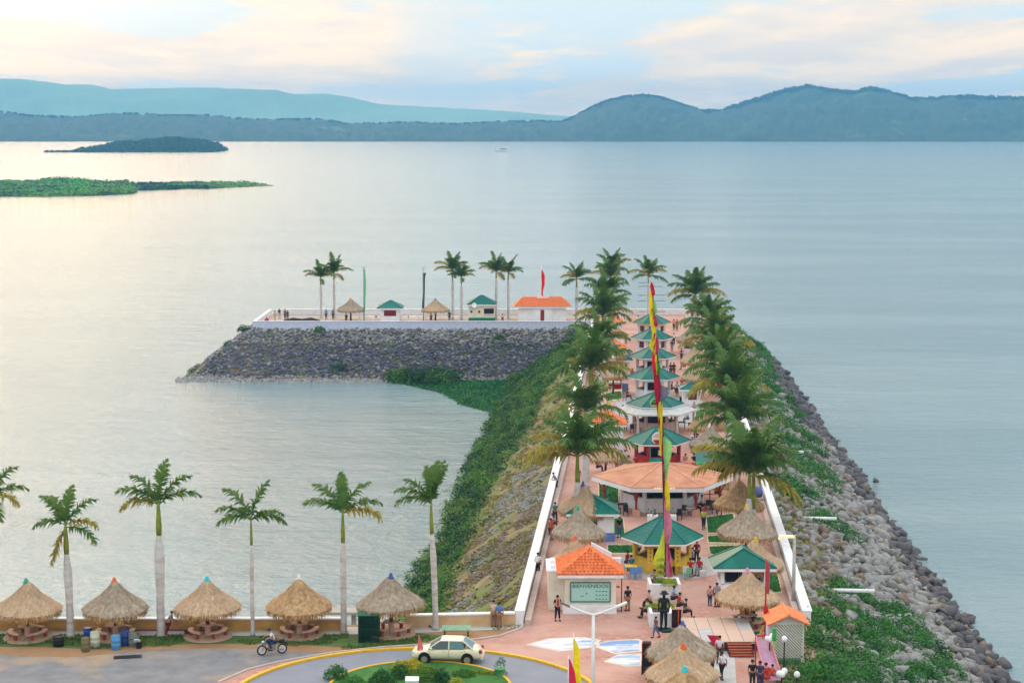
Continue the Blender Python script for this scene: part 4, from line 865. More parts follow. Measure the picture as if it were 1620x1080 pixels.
for vs in([(-hw,-hd,ze),(hw,-hd,ze),(hw-1.6,0,za),(-hw+1.6,0,za)],[(hw,-hd,ze),(hw,hd,ze),(hw-1.6,0,za)],[(hw,hd,ze),(-hw,hd,ze),(-hw+1.6,0,za),(hw-1.6,0,za)],[(-hw,hd,ze),(-hw,-hd,ze),(-hw+1.6,0,za)]): mb=MB(); mb.add(vs,[tuple(range(len(vs)))]); mb.build('roof_slope',ORANGER,t)
tilerows(t,(-hw,-hd,ze),(hw,-hd,ze),(hw-1.6,0,za),(-hw+1.6,0,za),8,26,ORANGER)
mb=MB(); mb.box((0,0,1.2),(7.9,4.2,2.4)); mb.build('wall',WHITE,t); mb=MB(); mb.box((0,-2.25,1.2),(3.1,.3,2.4)); mb.build('porch_wall',WHITE,t)
mb=MB(); mb.box((0,-hd+.06,ze-.14),(2*hw-.05,.08,.2)); mb.build('fascia',WHITE,t); mb=MB(); mb.box((0,-2.42,1.0),(.62,.06,2.0)); mb.build('door',P('door_red',(160,40,44),.8),t)
mb=MB(); mb.box((.1,-.3,3.75),(1.9,.25,.35)); 
for q in range(4): mb.box((-.7+q*.53,-.3,4.05),(.25,.25,.25))
mb.build('crest',WHITE,t)
# ---------------- people ----------------
def skin(name,J,E_,root=0,sub=1):
    """J: {name:(pos,radius)}, E_: edges -> smooth skinned mesh"""
    ks=list(J); me=bpy.data.meshes.new(name); me.from_pydata([J[k][0] for k in ks],[(ks.index(a),ks.index(b)) for a,b in E_],[])
    o=bpy.data.objects.new(name,me); COL.objects.link(o); md=o.modifiers.new('s','SKIN'); md.use_smooth_shade=True
    for k,v in zip(ks,me.skin_vertices[0].data): v.radius=(J[k][1],)*2; v.use_root=(k==ks[root])
    if sub: o.modifiers.new('u','SUBSURF').levels=sub
    bpy.context.view_layer.update(); dg=bpy.context.evaluated_depsgraph_get(); r=bpy.data.meshes.new_from_object(o.evaluated_get(dg)); bpy.data.objects.remove(o); r.name=name
    return r
POSES={ # hip height, per side: knee, ankle ; elbow, hand ; spine lean
 'stand':dict(h=.93,L=((-.09,0,.5),(-.1,.02,.08)),Rr=((.1,0,.5),(.12,.0,.08)),aL=((-.25,.02,1.14),(-.24,-.08,.88)),aR=((.25,.02,1.14),(.24,-.08,.88)),t=0),
 'hands':dict(h=.93,L=((-.11,0,.5),(-.14,.02,.08)),Rr=((.11,0,.5),(.14,.0,.08)),aL=((-.27,-.02,1.15),(-.06,-.22,1.05)),aR=((.27,-.02,1.15),(.06,-.22,1.03)),t=0),
 'walk':dict(h=.91,L=((-.09,-.16,.5),(-.09,-.22,.08)),Rr=((.09,.06,.5),(.09,.3,.12)),aL=((-.24,.12,1.15),(-.23,.12,.9)),aR=((.24,-.12,1.15),(.22,-.22,.93)),t=.03),
 'lean':dict(h=.9,L=((-.1,.02,.48),(-.1,.12,.08)),Rr=((.1,.02,.48),(.12,.16,.08)),aL=((-.24,-.28,1.08),(-.16,-.46,1.02)),aR=((.24,-.28,1.08),(.16,-.46,1.02)),t=.22),
 'sit':dict(h=.5,L=((-.1,-.44,.5),(-.11,-.5,.08)),Rr=((.1,-.44,.5),(.12,-.46,.08)),aL=((-.25,-.06,.74),(-.14,-.32,.66)),aR=((.25,-.06,.74),(.14,-.32,.66)),t=.08),
 'ride':dict(h=.78,L=((-.2,-.36,.66),(-.2,-.2,.28)),Rr=((.2,-.36,.66),(.2,-.2,.28)),aL=((-.3,-.3,1.05),(-.32,-.58,1.02)),aR=((.3,-.3,1.05),(.32,-.58,1.02)),t=.25)}
def bodyset(p):
    q=POSES[p]; h=q['h']; t=q['t']; T=lambda z,x=0:(x,-t*(z/.5),h+z)
    sh=T(.47); J={'pel':((0,0,h),.125),'spi':(T(.2),.115),'che':(T(.38),.135),'neck':(T(.53),.055),'head0':(T(.6),.07),'head1':((0,-t*1.3-.01,h+.68),.092),'head2':((0,-t*1.3,h+.75),.07),
      'sL':((-.17,-t*.9,h+.46),.06),'eL':(q['aL'][0],.042),'hL':(q['aL'][1],.03),'pL':(tuple(Vector(q['aL'][1])+Vector((0,-.02,-.07))),.028),
      'sR':((.17,-t*.9,h+.46),.06),'eR':(q['aR'][0],.042),'hR':(q['aR'][1],.03),'pR':(tuple(Vector(q['aR'][1])+Vector((0,-.02,-.07))),.028),
      'tL':((-.09,-.02,h-.05),.09),'kL':(q['L'][0],.06),'aL':(q['L'][1],.042),'fL':(tuple(Vector(q['L'][1])+Vector((0,-.15,-.045))),.032),
      'tR':((.09,-.02,h-.05),.09),'kR':(q['Rr'][0],.06),'aR':(q['Rr'][1],.042),'fR':(tuple(Vector(q['Rr'][1])+Vector((0,-.15,-.045))),.032)}
    E_=[('pel','spi'),('spi','che'),('che','neck'),('neck','head0'),('head0','head1'),('head1','head2'),('che','sL'),('sL','eL'),('eL','hL'),('hL','pL'),('che','sR'),('sR','eR'),('eR','hR'),('hR','pR'),('pel','tL'),('tL','kL'),('kL','aL'),('aL','fL'),('pel','tR'),('tR','kR'),('kR','aR'),('aR','fR')]
    body=skin('body',J,E_)
    # fingers, nose, ears added to the body mesh
    mb=MB(); mb.v=[tuple(v.co) for v in body.vertices]; mb.f=[tuple(f.vertices) for f in body.polygons]; mb.m=[0]*len(mb.f)
    for s,k in((-1,'pL'),(1,'pR')):
        c=Vector(J[k][0])
        for f in range(4): mb.tube([c+Vector((s*.0,-.024+f*.016,-.01)),c+Vector((-s*.008,-.026+f*.017,-.055+abs(f-1.5)*.006)),c+Vector((-s*.022,-.026+f*.017,-.085+abs(f-1.5)*.01))],[.009,.008,.006],4)
        mb.tube([c+Vector((0,-.02,.03)),c+Vector((-s*.01,-.05,0)),c+Vector((-s*.015,-.06,-.03))],[.011,.009,.007],4)
    hc=Vector(J['head1'][0]); mb.tube([hc+Vector((0,-.085,.02)),hc+Vector((0,-.115,-.012)),hc+Vector((0,-.085,-.022))],[.01,.014,.01],5)
    for s in(-1,1): mb.box(hc+Vector((s*.093,0,.0)),(.018,.035,.055))
    body=mb.mesh('body',[],True)
    g=lambda k,r:(J[k][0],J[k][1]+r)
    hs=tuple(Vector(J['sL'][0]).lerp(Vector(J['eL'][0]),.75)); hr=tuple(Vector(J['sR'][0]).lerp(Vector(J['eR'][0]),.75))
    shirt=skin('shirt',{'pel':((J['pel'][0][0],J['pel'][0][1],J['pel'][0][2]+.04),.145),'spi':g('spi',.025),'che':g('che',.022),'nk':(tuple(Vector(J['che'][0]).lerp(Vector(J['neck'][0]),.62)),.085),'sL':g('sL',.022),'eL':(hs,.06),'sR':g('sR',.022),'eR':(hr,.06)},[('pel','spi'),('spi','che'),('che','nk'),('che','sL'),('sL','eL'),('che','sR'),('sR','eR')])
    J2={'pel':g('pel',.022),'tL':g('tL',.022),'kL':g('kL',.022),'aL':(tuple(Vector(J['kL'][0]).lerp(Vector(J['aL'][0]),.9)),.062),'tR':g('tR',.022),'kR':g('kR',.022),'aR':(tuple(Vector(J['kR'][0]).lerp(Vector(J['aR'][0]),.9)),.062)}
    tr=skin('trousers',J2,[('pel','tL'),('tL','kL'),('kL','aL'),('pel','tR'),('tR','kR'),('kR','aR')])
    mb=MB(); 
    for k in('fL','fR'): c=Vector(J[k][0]); mb.box(c+Vector((0,.05,0)),(.095,.27,.075))
    shoes=mb.mesh('shoes',[])
    mb=MB(); hh=hc+Vector((0,.022,.05)); prof=[(.098,-.06),(.108,-.01),(.1,.035),(.07,.068),(.02,.082)]; mb.lathe(prof,hh,10); hair=mb.mesh('hair',[],True)
    mb=MB()
    for s in(-1,1): mb.box(hc+Vector((s*.034,-.092,.018)),(.022,.012,.01))
    mb.box(hc+Vector((0,-.09,-.045)),(.045,.012,.01)); eyes=mb.mesh('eyes_and_mouth',[])
    return dict(body=body,shirt=shirt,trousers=tr,shoes=shoes,hair=hair,eyes_and_mouth=eyes)
BS={k:bodyset(k) for k in POSES}
for d in BS.values():
    for m in d.values(): m.materials.clear(); m.materials.append(None)
SKINM=[P('skin_brown',(168,112,84),.85,scale=6,rough=.6),P('skin_tan',(196,142,112),.85,scale=6,rough=.6)]
FACE=P('face_marks',(70,34,30),.7); HAIR=P('black_hair',(30,24,24),.6,rough=.6)
C={'white':(232,232,236),'black':(34,30,34),'orange':(224,96,44),'teal':(52,130,140),'blue':(92,140,206),'navy':(50,56,96),'red':(206,44,40),'khaki':(160,120,92),'jeans':(84,112,156),'lime':(196,224,80),'dark':(52,46,52),'grey':(150,150,158),'pink':(226,150,140),'brown':(120,76,62),'maroon':(120,40,44),'beige':(214,186,160),'lblue':(150,184,222)}
npers=0
def person(px,py,pose,shirt,pants,rot,label,hair=None,z=0,s=1.,shoes='black',base=None,all=None,group='people on the pier and plaza',hat=None):
    global npers; npers+=1
    x,y=base or G(px,py,z); t=thing('person',label,'person',(x,y,z),R(rot),group); t.scale=(s,s,s); d=BS[pose]
    for nm,mt in(('body',SKINM[npers%2]),('shirt',flatc(C[shirt])),('trousers',flatc(C[pants])),('shoes',flatc(C[shoes])),('hair',hair and flatc(C[hair]) or HAIR),('eyes_and_mouth',FACE)):
        if all: mt=all
        o=mo(nm,d[nm],t); o.material_slots[0].link='OBJECT'; o.material_slots[0].material=mt
    if hat:
        mb=MB(); hz=POSES[pose]['h']+.74; mb.lathe([(.19,0),(.12,.02),(.11,.1),(.03,.13)],(0,-POSES[pose]['t']*1.3,hz),10); mb.build('cap',flatc(C[hat]),t,True)
    return t
# rot: 0 faces the camera, 180 faces away, -90 faces left
gd=person(882,981,'hands','black','black',8,'guard with red and white safety vest standing left of the welcome board'); 
mb=MB()
for s in(-1,1): mb.box((s*.085,-.165,1.27),(.075,.03,.36),0)
mb.build('reflective_stripes',flatc((240,150,120)),gd); mb=MB(); mb.box((0,-.17,1.02),(.3,.03,.06)); mb.build('belt',flatc((230,120,120)),gd)
for a in((993,966,'stand','black','khaki',200,'person in black top and khaki trousers walking right of the welcome kiosk'),
 (851,910,'stand','white','black',150,'person in white shirt and black trousers at the bay parapet near the welcome kiosk'),
 (871,853,'stand','orange','maroon',20,'woman in orange outfit standing beside the bay parapet'),
 (878,826,'walk','teal','dark',160,'person in teal shirt walking along the bay parapet'),
 (872,836,'sit','white','dark',90,'person in white sitting on the bay parapet ledge by the teal shirted walker'),
 (880,776,'lean','blue','navy',-70,'person in blue leaning over the bay parapet'),
 (980,850,'stand','black','jeans',190,'person in black shirt and jeans between the green hipped and yellow kiosks'),
 (1113,836,'walk','lime','dark',0,'person in lime green shirt and red cap walking past the restaurant pavilion'),
 (1038,1008,'walk','brown','jeans',-60,'small person in brown top and blue jeans in front of the white planter'),
 (1035,938,'stand','grey','dark',0,'person in pale grey top standing before the rear white planter'),
 (1026,976,'sit','white','black',-80,'man in white shirt sitting on the left rim of the front planter'),
 (1029,962,'sit','beige','dark',-80,'person in beige sitting behind the man in white on the planter rim'),
 (1073,966,'sit','red','dark',80,'person in red top sitting on the right rim of the front planter'),
 (1083,976,'sit','dark','dark',80,'person in dark clothes bending forward beside the red one at the planter'),
 (1064,955,'sit','lblue','dark',100,'person in pale blue behind the topiary of the planter'),
 (1123,958,'stand','pink','navy',160,'person in pink shirt standing by the small green roofed kiosk counter'),
 (1134,960,'stand','grey','dark',170,'person in patterned grey shirt next to the pink shirted one'),
 (1137,959,'stand','dark','dark',200,'person in dark clothes at the left corner of the small green roofed kiosk'),
 (1176,985,'sit','maroon','dark',160,'person in maroon seated under the pink capped umbrella, left side'),
 (1192,984,'sit','dark','dark',200,'person in dark clothes seated under the pink capped umbrella, right side'),
 (1185,978,'sit','blue','dark',180,'person in blue seated at the back under the pink capped umbrella'),
 (1138,1048,'stand','white','dark',180,'man in white shirt seen from behind next to the stage'),
 (1142,1074,'walk','white','black',200,'man in white shirt and tight black trousers in front of the stage steps'),
 (1127,1062,'stand','white','navy',110,'man in white holding something beside the bottom thatched umbrellas'),
 (1219,1062,'sit','white','red',100,'person in white shirt seated at the pink slide'),
 (1190,1088,'stand','black','dark',0,'woman in black strap top at the bottom edge of the photo'),
 (1202,1090,'stand','navy','navy',180,'person in navy blue shirt at the bottom edge next to the woman in black'),
 (1213,1082,'sit','red','red',-150,'person in red crouching below the pink slide'),
 (1221,1078,'sit','orange','red',150,'child in orange red beside the pink slide'),
 (266,1006,'lean','grey','maroon',90,'person in grey and maroon leaning next to the thick front row palm'),
 (790,992,'stand','blue','khaki',180,'man in light blue shirt and khaki trousers looking over the sea wall'),
 (781,990,'lean','beige','khaki',180,'person in beige leaning on the sea wall beside the man in light blue'),
 (991,897,'sit','red','maroon',60,'woman in red seated left of the yellow kiosk'),
 (999,905,'sit','teal','dark',200,'person in turquoise seated at the yellow table by the blue chairs'),
 (1009,886,'stand','white','dark',180,'person in white at the counter of the yellow kiosk'),
 (1096,892,'sit','blue','dark',-90,'man in blue shirt seated at the right side of the yellow kiosk'),
 (1102,890,'stand','maroon','dark',180,'person with long dark hair right of the man in blue at the yellow kiosk'),
 (1092,909,'sit','red','black',0,'person in red seated on a wheelchair like chair right of the yellow kiosk'),
 (1107,908,'sit','red','grey',-30,'second person in red seated at the right of the yellow kiosk'),
 (1063,906,'sit','orange','dark',0,'person in orange behind the pink banner'),
 (1100,811,'sit','maroon','dark',90,'person in maroon seated under the right edge of the restaurant roof'),
 (1112,806,'sit','white','dark',-120,'person in white shirt seated on a black chair by the restaurant'),
 (1132,787,'sit','pink','dark',90,'person in pink seated in the yellow wooden booth behind the restaurant'),
 (915,764,'stand','dark','dark',0,'small dark figure on the path beyond the nearest left palm'),
 (945,745,'sit','red','navy',100,'person in red sitting on the path edge left of the restaurant roof'),
 (976,742,'stand','black','brown',150,'first of the group standing left of the red walled kiosk, in black'),
 (983,740,'stand','grey','jeans',180,'person in grey in the group left of the red walled kiosk'),
 (989,739,'stand','white','jeans',190,'person in white in the group left of the red walled kiosk'),
 (993,741,'sit','lblue','dark',90,'person in pale blue seated left of the red walled kiosk'),
 (1006,740,'sit','red','red',0,'person in red at the left counter of the red walled kiosk'),
 (1095,716,'stand','blue','beige',20,'person in blue shirt and white cap right of the red walled kiosk'),
 (1104,712,'walk','black','black',180,'person all in black walking right of the red walled kiosk'),
 (1114,713,'stand','dark','khaki',180,'person in dark top next to the one all in black'),
 (1084,738,'sit','pink','dark',0,'person in pink seated on a grey chair behind the restaurant roof'),
 (1098,738,'sit','black','grey',180,'person with black hair seated beside the green bar'),
 (990,681,'stand','lblue','dark',180,'person in pale blue at the left post of the grey skirted roof'),
 (1064,679,'sit','red','dark',-90,'person in red lying back in a dark chair under the grey skirted roof'),
 (1071,626,'stand','white','dark',0,'person in white standing right of the fifth kiosk'),
 (1062,620,'sit','black','dark',90,'person with black hair seated right of the fifth kiosk'),
 (1079,619,'stand','red','beige',0,'person in red top right of the fifth kiosk'),
 (1066,594,'stand','black','maroon',0,'person in black by the sixth kiosk'),
 (1061,594,'stand','maroon','dark',180,'person in maroon by the sixth kiosk'),
 (1083,584,'sit','white','maroon',-90,'person in white seated under far right thatch'),
 (1066,545,'stand','white','dark',180,'person in white beside the shuttered kiosk'),
 (1063,556,'stand','navy','grey',180,'person in navy beside the shuttered kiosk'),
 (1066,522,'stand','pink','dark',0,'person in pink near the last kiosk'),
 (1071,523,'stand','red','maroon',0,'person in red near the last kiosk'),
 (981,612,'sit','orange','dark',0,'person in orange at the red awning tables'),
 (1000,598,'sit','red','dark',0,'person in red left of the sixth kiosk'),
 (992,632,'sit','black','black',90,'dark clothed person seated left of the fifth kiosk'),
 (955,700,'walk','white','jeans',0,'person in white shirt walking beside the white kiosk behind the nearest left palm'),
 (962,655,'stand','lime','dark',180,'person in lime shirt at the foot of the wide bushy palm'),
 (984,658,'sit','maroon','dark',60,'person in maroon sitting at the left edge of the grey paving'),
 (1100,694,'stand','orange','dark',180,'person in orange by the green roofed bar, behind the blue shirted one'),
 (1088,668,'sit','white','jeans',-60,'person in white seated at the right end of the grey skirted roof'),
 (1098,655,'walk','pink','jeans',0,'person in pink walking in front of the small white kiosk with the tiny roof'),
 (1078,570,'walk','red','dark',0,'person in red walking right of the shuttered kiosks'),
 (996,572,'stand','blue','dark',180,'person in blue left of the shuttered kiosk'),
 (990,545,'walk','orange','khaki',0,'person in orange walking left of the last two kiosks'),
 (1010,516,'stand','white','jeans',0,'person in white left behind the last kiosk'),
 (1050,786,'sit','beige','dark',0,'person in beige at the bar under the salmon roof'),
 (1072,790,'stand','red','black',180,'person in red standing at the right of the round white bar'),
 (900,830,'walk','red','jeans',170,'person in red by the blue base of the green hipped kiosk'),
 (435,508,'stand','beige','beige',180,'leftmost of the people at the terrace end, in beige'),
 (442,504,'walk','black','beige',180,'person in black top walking at the terrace end'),
 (451,505,'stand','maroon','dark',180,'person in maroon at the terrace end'),
 (455,507,'stand','black','maroon',180,'person in black and maroon right of the maroon one at the terrace end'),
 (516,505,'stand','blue','navy',0,'person in blue between the two leftmost terrace palms'),
 (527,505,'stand','teal','dark',0,'person in teal beside the second terrace palm'),
 (548,508,'sit','dark','dark',0,'dark clothed person under the left terrace thatch'),
 (682,508,'sit','red','maroon',0,'person in red under the right terrace thatch'),
 (711,508,'stand','black','black',0,'person in black between the thatch and the thin terrace palm'),
 (795,508,'sit','white','black',0,'person in white seated right of the cream kiosk')):
    px,py,pose,s1,s2,rot,lb=a; small=.82 if 'small' in lb or 'child' in lb else 1.
    person(px,py,pose,s1,s2,rot,lb,s=small,shoes='red' if px==266 else 'black',hair='maroon' if px==871 else None,hat='red' if px==1113 else 'white' if px==1095 else None)
# statue
x,y=G(1050,996); st=thing('statue','tall black silhouette statue of a man with a hat in front of the planter','statue',(x,y,0)); 
mb=MB(); mb.box((0,0,.04),(.9,.7,.08)); mb.build('base',BLACK,st)
for nm in('body','shirt','trousers','shoes'):
    o=mo(nm,BS['stand'][nm],st,(0,0,.08),R(180),1.42); o.material_slots[0].link='OBJECT'; o.material_slots[0].material=BLACK
mb=MB(); mb.lathe([(.34,0),(.2,.03),(.18,.16),(.1,.2)],(0,0,2.42),14); mb.build('hat',BLACK,st,True)
x,y=G(1053,996); mb=MB(); mb.box((0,0,.03),(1.3,.7,.05)); mb.box((0,0,.07),(1.1,.5,.04)); o=mb.build('floor_grate',P('dark_green_paint',(24,66,50),.8),None,loc=(x+.35,y-.35,0)); tag(o,'flat dark green plate on the floor at the foot of the statue','plate')
# planters with topiary
TOP=P('topiary_leaf',(186,190,36),.95,scale=2,trans=.15,col2=lin((86,132,40)))
def planter(px0,px1,py,depth,h,label,hedges,z0=0):
    a=G(px0,py);b=G(px1,py); w_=b[0]-a[0]; t=thing('planter',label,'planter',((a[0]+b[0])/2,a[1]+depth/2,0)); 
    mb=MB()
    for c_,d_ in(((0,-depth/2+.1,h/2),(w_,.2,h)),((0,depth/2-.1,h/2),(w_,.2,h)),((-w_/2+.1,0,h/2),(.2,depth-.4,h)),((w_/2-.1,0,h/2),(.2,depth-.4,h))): mb.box(c_,d_)
    mb.build('planter_wall',WHITE,t); mb=MB(); mb.box((0,0,h-.12),(w_-.4,depth-.4,.1)); mb.build('soil',P('dark_soil',(86,60,48),.7),t)
    return t
planter(1027,1077,947,2.0,1.05,'rear white walled planter at the foot of the banner pole',None)
planter(1028,1064,992,2.3,.95,'front white planter with low clipped hedge behind the statue',None)
for px,py,n,rr,lb in((1046,946,4,.42,'tiered yellow green topiary in the rear white planter'),(1060,950,1,.55,'low round topiary in the rear white planter')):
    x,y=G(px,py); y+=.55; o=leaves('topiary',blobpts([(x,y,1.0+k*.5) for k in range(n)],[rr*(1-k*.1) for k in range(n)],2600,px,.8),.11,TOP,kind=None,seed=px); tag(o,lb,'topiary')
x,y=G(1046,990); 
o=leaves('hedge',blobpts([(x-.55+.3*k,y+1.5+.1*(k%2),.85) for k in range(5)]+[(x+.3,y+1.6+.25*k,.9) for k in range(6)],[.36]*11,2600,9,.8),.11,TOP,kind=None,seed=9); tag(o,'clipped yellow green hedge in the front white planter','hedge')
x,y=G(1070,992); t=thing('display_board','dark brown display board with orange edge right of the front planter','board',(x,y,0)); mb=MB(); mb.box((0,0,.6),(.62,.12,1.2)); mb.build('panel',P('dark_brown_board',(62,30,26),.7),t); mb=MB(); mb.box((.12,-.07,.6),(.06,.02,1.16)); mb.build('orange_edge',P('orange_stripe',(230,96,50),.9),t)
x,y=G(1023,1064); t=thing('speaker_cabinet','tall dark cabinet with red edge left of the bottom thatched umbrellas','cabinet',(x,y,0),R(-8)); mb=MB(); mb.box((0,0,.95),(.5,.5,1.9)); mb.build('upper_box',P('dark_cabinet',(48,22,20),.7),t); mb=MB(); mb.box((.12,-.35,.45),(.8,.4,.9)); mb.build('lower_box',P('dark_cabinet',(48,22,20),.7),t); mb=MB(); mb.box((-.27,-.1,.95),(.04,.3,1.9)); mb.build('red_edge',P('red_edge',(190,50,36),.9),t)
# ---------------- big banner pole ----------------
bx,by=G(1055,938); by+=1.0
def bp(px,py): x,y,z=at(px,py,by); return Vector((x-bx,0,z))
bpole=thing('banner_pole','very tall dark red pole with pink, yellow and green streamers rising from the rear planter','flagpole',(bx,by,0))
pm=P('dark_red_pole',(104,20,40),.85,rough=.5); top=bp(1031,447); mb=MB(); mb.tube([(0,0,.6),bp(1052,820),bp(1049,700),bp(1042,600),bp(1035,510),top],[.13,.125,.115,.10,.08,.05],8); mb.build('pole',pm,bpole,True)
def banner(outl,col,name='banner',d=.12,seed=0):
    """outl: rows of (y, xleft, xright) in the photograph; a billowing cloth strip"""
    r=random.Random(seed); rows=[]; n=26
    ys=[o[0] for o in outl]; mb=MB(); vs=[];K=5
    for i in range(n+1):
        yv=ys[0]+(ys[-1]-ys[0])*i/n; a=np.interp(yv,ys,[o[1] for o in outl]); b=np.interp(yv,ys,[o[2] for o in outl])
        for k in range(K+1):
            f=k/K; p=bp(a+(b-a)*f,yv); wv=math.sin(f*4.2+i*.45+seed)*.12+math.sin(i*.21+f*2+seed)*.1; vs.append((p.x,p.y-d-abs(wv)-.05,p.z))
    mb.add(vs,[(i*(K+1)+k,i*(K+1)+k+1,(i+1)*(K+1)+k+1,(i+1)*(K+1)+k) for i in range(n) for k in range(K)])
    m=P('banner_cloth_%d_%d_%d'%col,col,.9,scale=2,rough=.8,trans=.45); return mb.build(name,m,bpole,True)
PK=(214,60,112);PKL=(224,130,160);YL=(246,224,30);YG=(216,226,70);LG_=(156,218,132);CR=(176,24,60);RDB=(220,40,50);GRB=(60,170,90);DG=(120,124,146)
for k,(o,c_) in enumerate((([(446,1029,1031),(452,1028,1034),(464,1030,1036),(468,1032,1034)],RDB),([(460,1027,1031),(475,1026,1032),(500,1027,1033),(523,1030,1034)],YL),([(474,1033,1034),(482,1033,1038),(492,1034,1039),(500,1035,1036)],LG_),
 ([(488,1030,1033),(500,1031,1037),(512,1034,1041),(516,1036,1039)],PK),([(505,1034,1036),(520,1032,1038),(540,1030,1037),(560,1033,1037)],YL),([(526,1034,1036),(535,1033,1041),(548,1033,1042),(560,1037,1040)],PK),([(532,1031,1032),(545,1026,1033),(551,1028,1034),(556,1032,1034)],YG),
 ([(556,1031,1035),(580,1031,1037),(600,1034,1038)],RDB),([(556,1036,1039),(580,1035,1039),(592,1037,1040)],YL),([(569,1038,1040),(580,1039,1045),(588,1041,1044),(592,1041,1042)],GRB),([(584,1035,1040),(600,1034,1043),(620,1035,1045),(640,1037,1041)],CR),
 ([(608,1044,1046),(614,1042,1056),(622,1042,1058),(632,1044,1050),(640,1044,1046)],DG),([(634,1040,1048),(650,1040,1048),(690,1042,1047),(720,1044,1047)],YL),([(640,1038,1041),(700,1044,1048),(760,1049,1052)],CR),([(690,1048,1051),(699,1048,1062),(715,1049,1062),(740,1049,1057),(758,1050,1054)],LG_),([(750,1052,1054),(770,1051,1058),(800,1052,1060),(806,1053,1058)],YL),
 ([(790,1050,1052),(800,1050,1057),(820,1050,1062),(840,1050,1062),(862,1053,1056)],PKL),([(835,1049,1051),(860,1043,1051),(880,1034,1051),(892,1033,1050),(896,1046,1050)],YG),([(858,1053,1056),(880,1053,1062),(900,1053,1062),(922,1053,1066),(932,1054,1070)],PKL),([(858,1056,1058),(890,1057,1060),(925,1062,1067)],PK))): banner(o,c_,seed=k)
def pole(px,py,toprow,r,mat,name,label,cat,group=None,base=None,dx=0):
    x,y=base or G(px,py); h=zrow(y,toprow); t=thing(name,label,cat,(x,y,0),0,group); mb=MB(); mb.cyl((0,0,0),(dx,0,h),r,r*.6,8); mb.build('pole',mat,t,True); return t,h
def cloth(t,pts,mat,name='flag',dy=-.05):
    n=len(pts); mb=MB(); vs=[]
    for (z,a,b) in pts:
        for k in range(5): f=k/4; vs.append((a+(b-a)*f,dy-.06*math.sin(f*5+z*2.2),z))
    mb.add(vs,[(i*5+k,i*5+k+1,(i+1)*5+k+1,(i+1)*5+k) for i in range(n-1) for k in range(4)]); return mb.build(name,mat,t,True)
t,h=pole(907,1098,1000,.04,WHITE,'feather_flag','tall yellow feather flag at the bottom by the yellow kerb','flag'); cloth(t,[(h-.35,.0,.06),(h-1.0,.0,.36),(h-2.2,.02,.40),(h-3.4,.05,.48),(.6,.0,.4)],P('flag_yellow',(250,232,20),.9,trans=.4))
t,h=pole(899,1112,1036,.04,WHITE,'feather_flag','short red feather flag with green corner left of the yellow one','flag'); cloth(t,[(h-.2,.02,.08),(h-.9,.03,.36),(h-2.0,.05,.5),(.3,.05,.6)],P('flag_red',(224,40,80),.9,trans=.4)); mb=MB(); mb.lathe([(.05,0),(.16,.08),(.16,.2),(.04,.28)],(.3,-.1,.7),8); mb.build('green_tassel',P('flag_green',(70,160,90),.9),t)
t,h=pole(663,1047,1004,.04,P('coral_pole',(224,110,100),.9),'feather_flag','coral pink feather flag beside the front wheel of the pale car','flag'); cloth(t,[(h-.02,-.04,.04),(h-.5,-.05,.20),(1.0,-.1,.26),(.1,-.16,.32)],P('flag_coral',(240,130,124),.9,trans=.3))
# terrace flagpoles
t,h=pole(576,508,422,.09,P('pole_green',(90,170,120),.85),'flagpole','green flagpole with furled green flag between the left thatch and kiosk on the terrace','flagpole'); cloth(t,[(h-.4,.0,.25),(h-3,.0,.4),(1.5,0,.2)],P('flag_palegreen',(130,205,150),.9,trans=.3)); mb=MB(); mb.cyl((-.4,0,h-.1),(.4,0,h),.04,.04,5); mb.build('finial_arm',GREYP,t)
t,h=pole(670,508,424,.08,GREYP,'flagpole','flagpole with a long dark furled flag on the terrace','flagpole'); cloth(t,[(h-.8,-.1,.5),(h-1.6,-.1,.3),(h-4,-.1,.25),(2.2,-.25,.15)],P('flag_dark',(84,80,78),.8)); mb=MB(); mb.cyl((-.3,0,h-.05),(.4,0,h+.2),.04,.04,5); mb.build('finial_arm',GREYP,t)
t,h=pole(856,503,421,.07,WHITE,'flagpole','flagpole with red flag behind the orange roofed terrace building','flagpole'); cloth(t,[(h-.6,0,.15),(h-1.5,0,.6),(h-3,.1,.6),(h-4.2,0,.3),(h-5.2,.1,.3)],P('flag_red2',(224,30,40),.9,trans=.3))
# antenna mast with cross rods
t,h=pole(1031,500,444,.06,GREYP,'antenna_mast','thin mast carrying dark horizontal rods behind the far green roofs','antenna',base=G(1031,501))
for q,(r_,a,b) in enumerate(((447,1009,1022),(453,1008,1049),(467,1008,1054),(476,1008,1054),(493,1009,1054))):
    x_,y_=G(1031,501); z_=zrow(y_,r_); mb=MB(); mb.cyl(((a-1031)/9.9,0,z_),((b-1031)/9.9,0,z_),.035,.035,4); mb.build('rod',DARK,t)
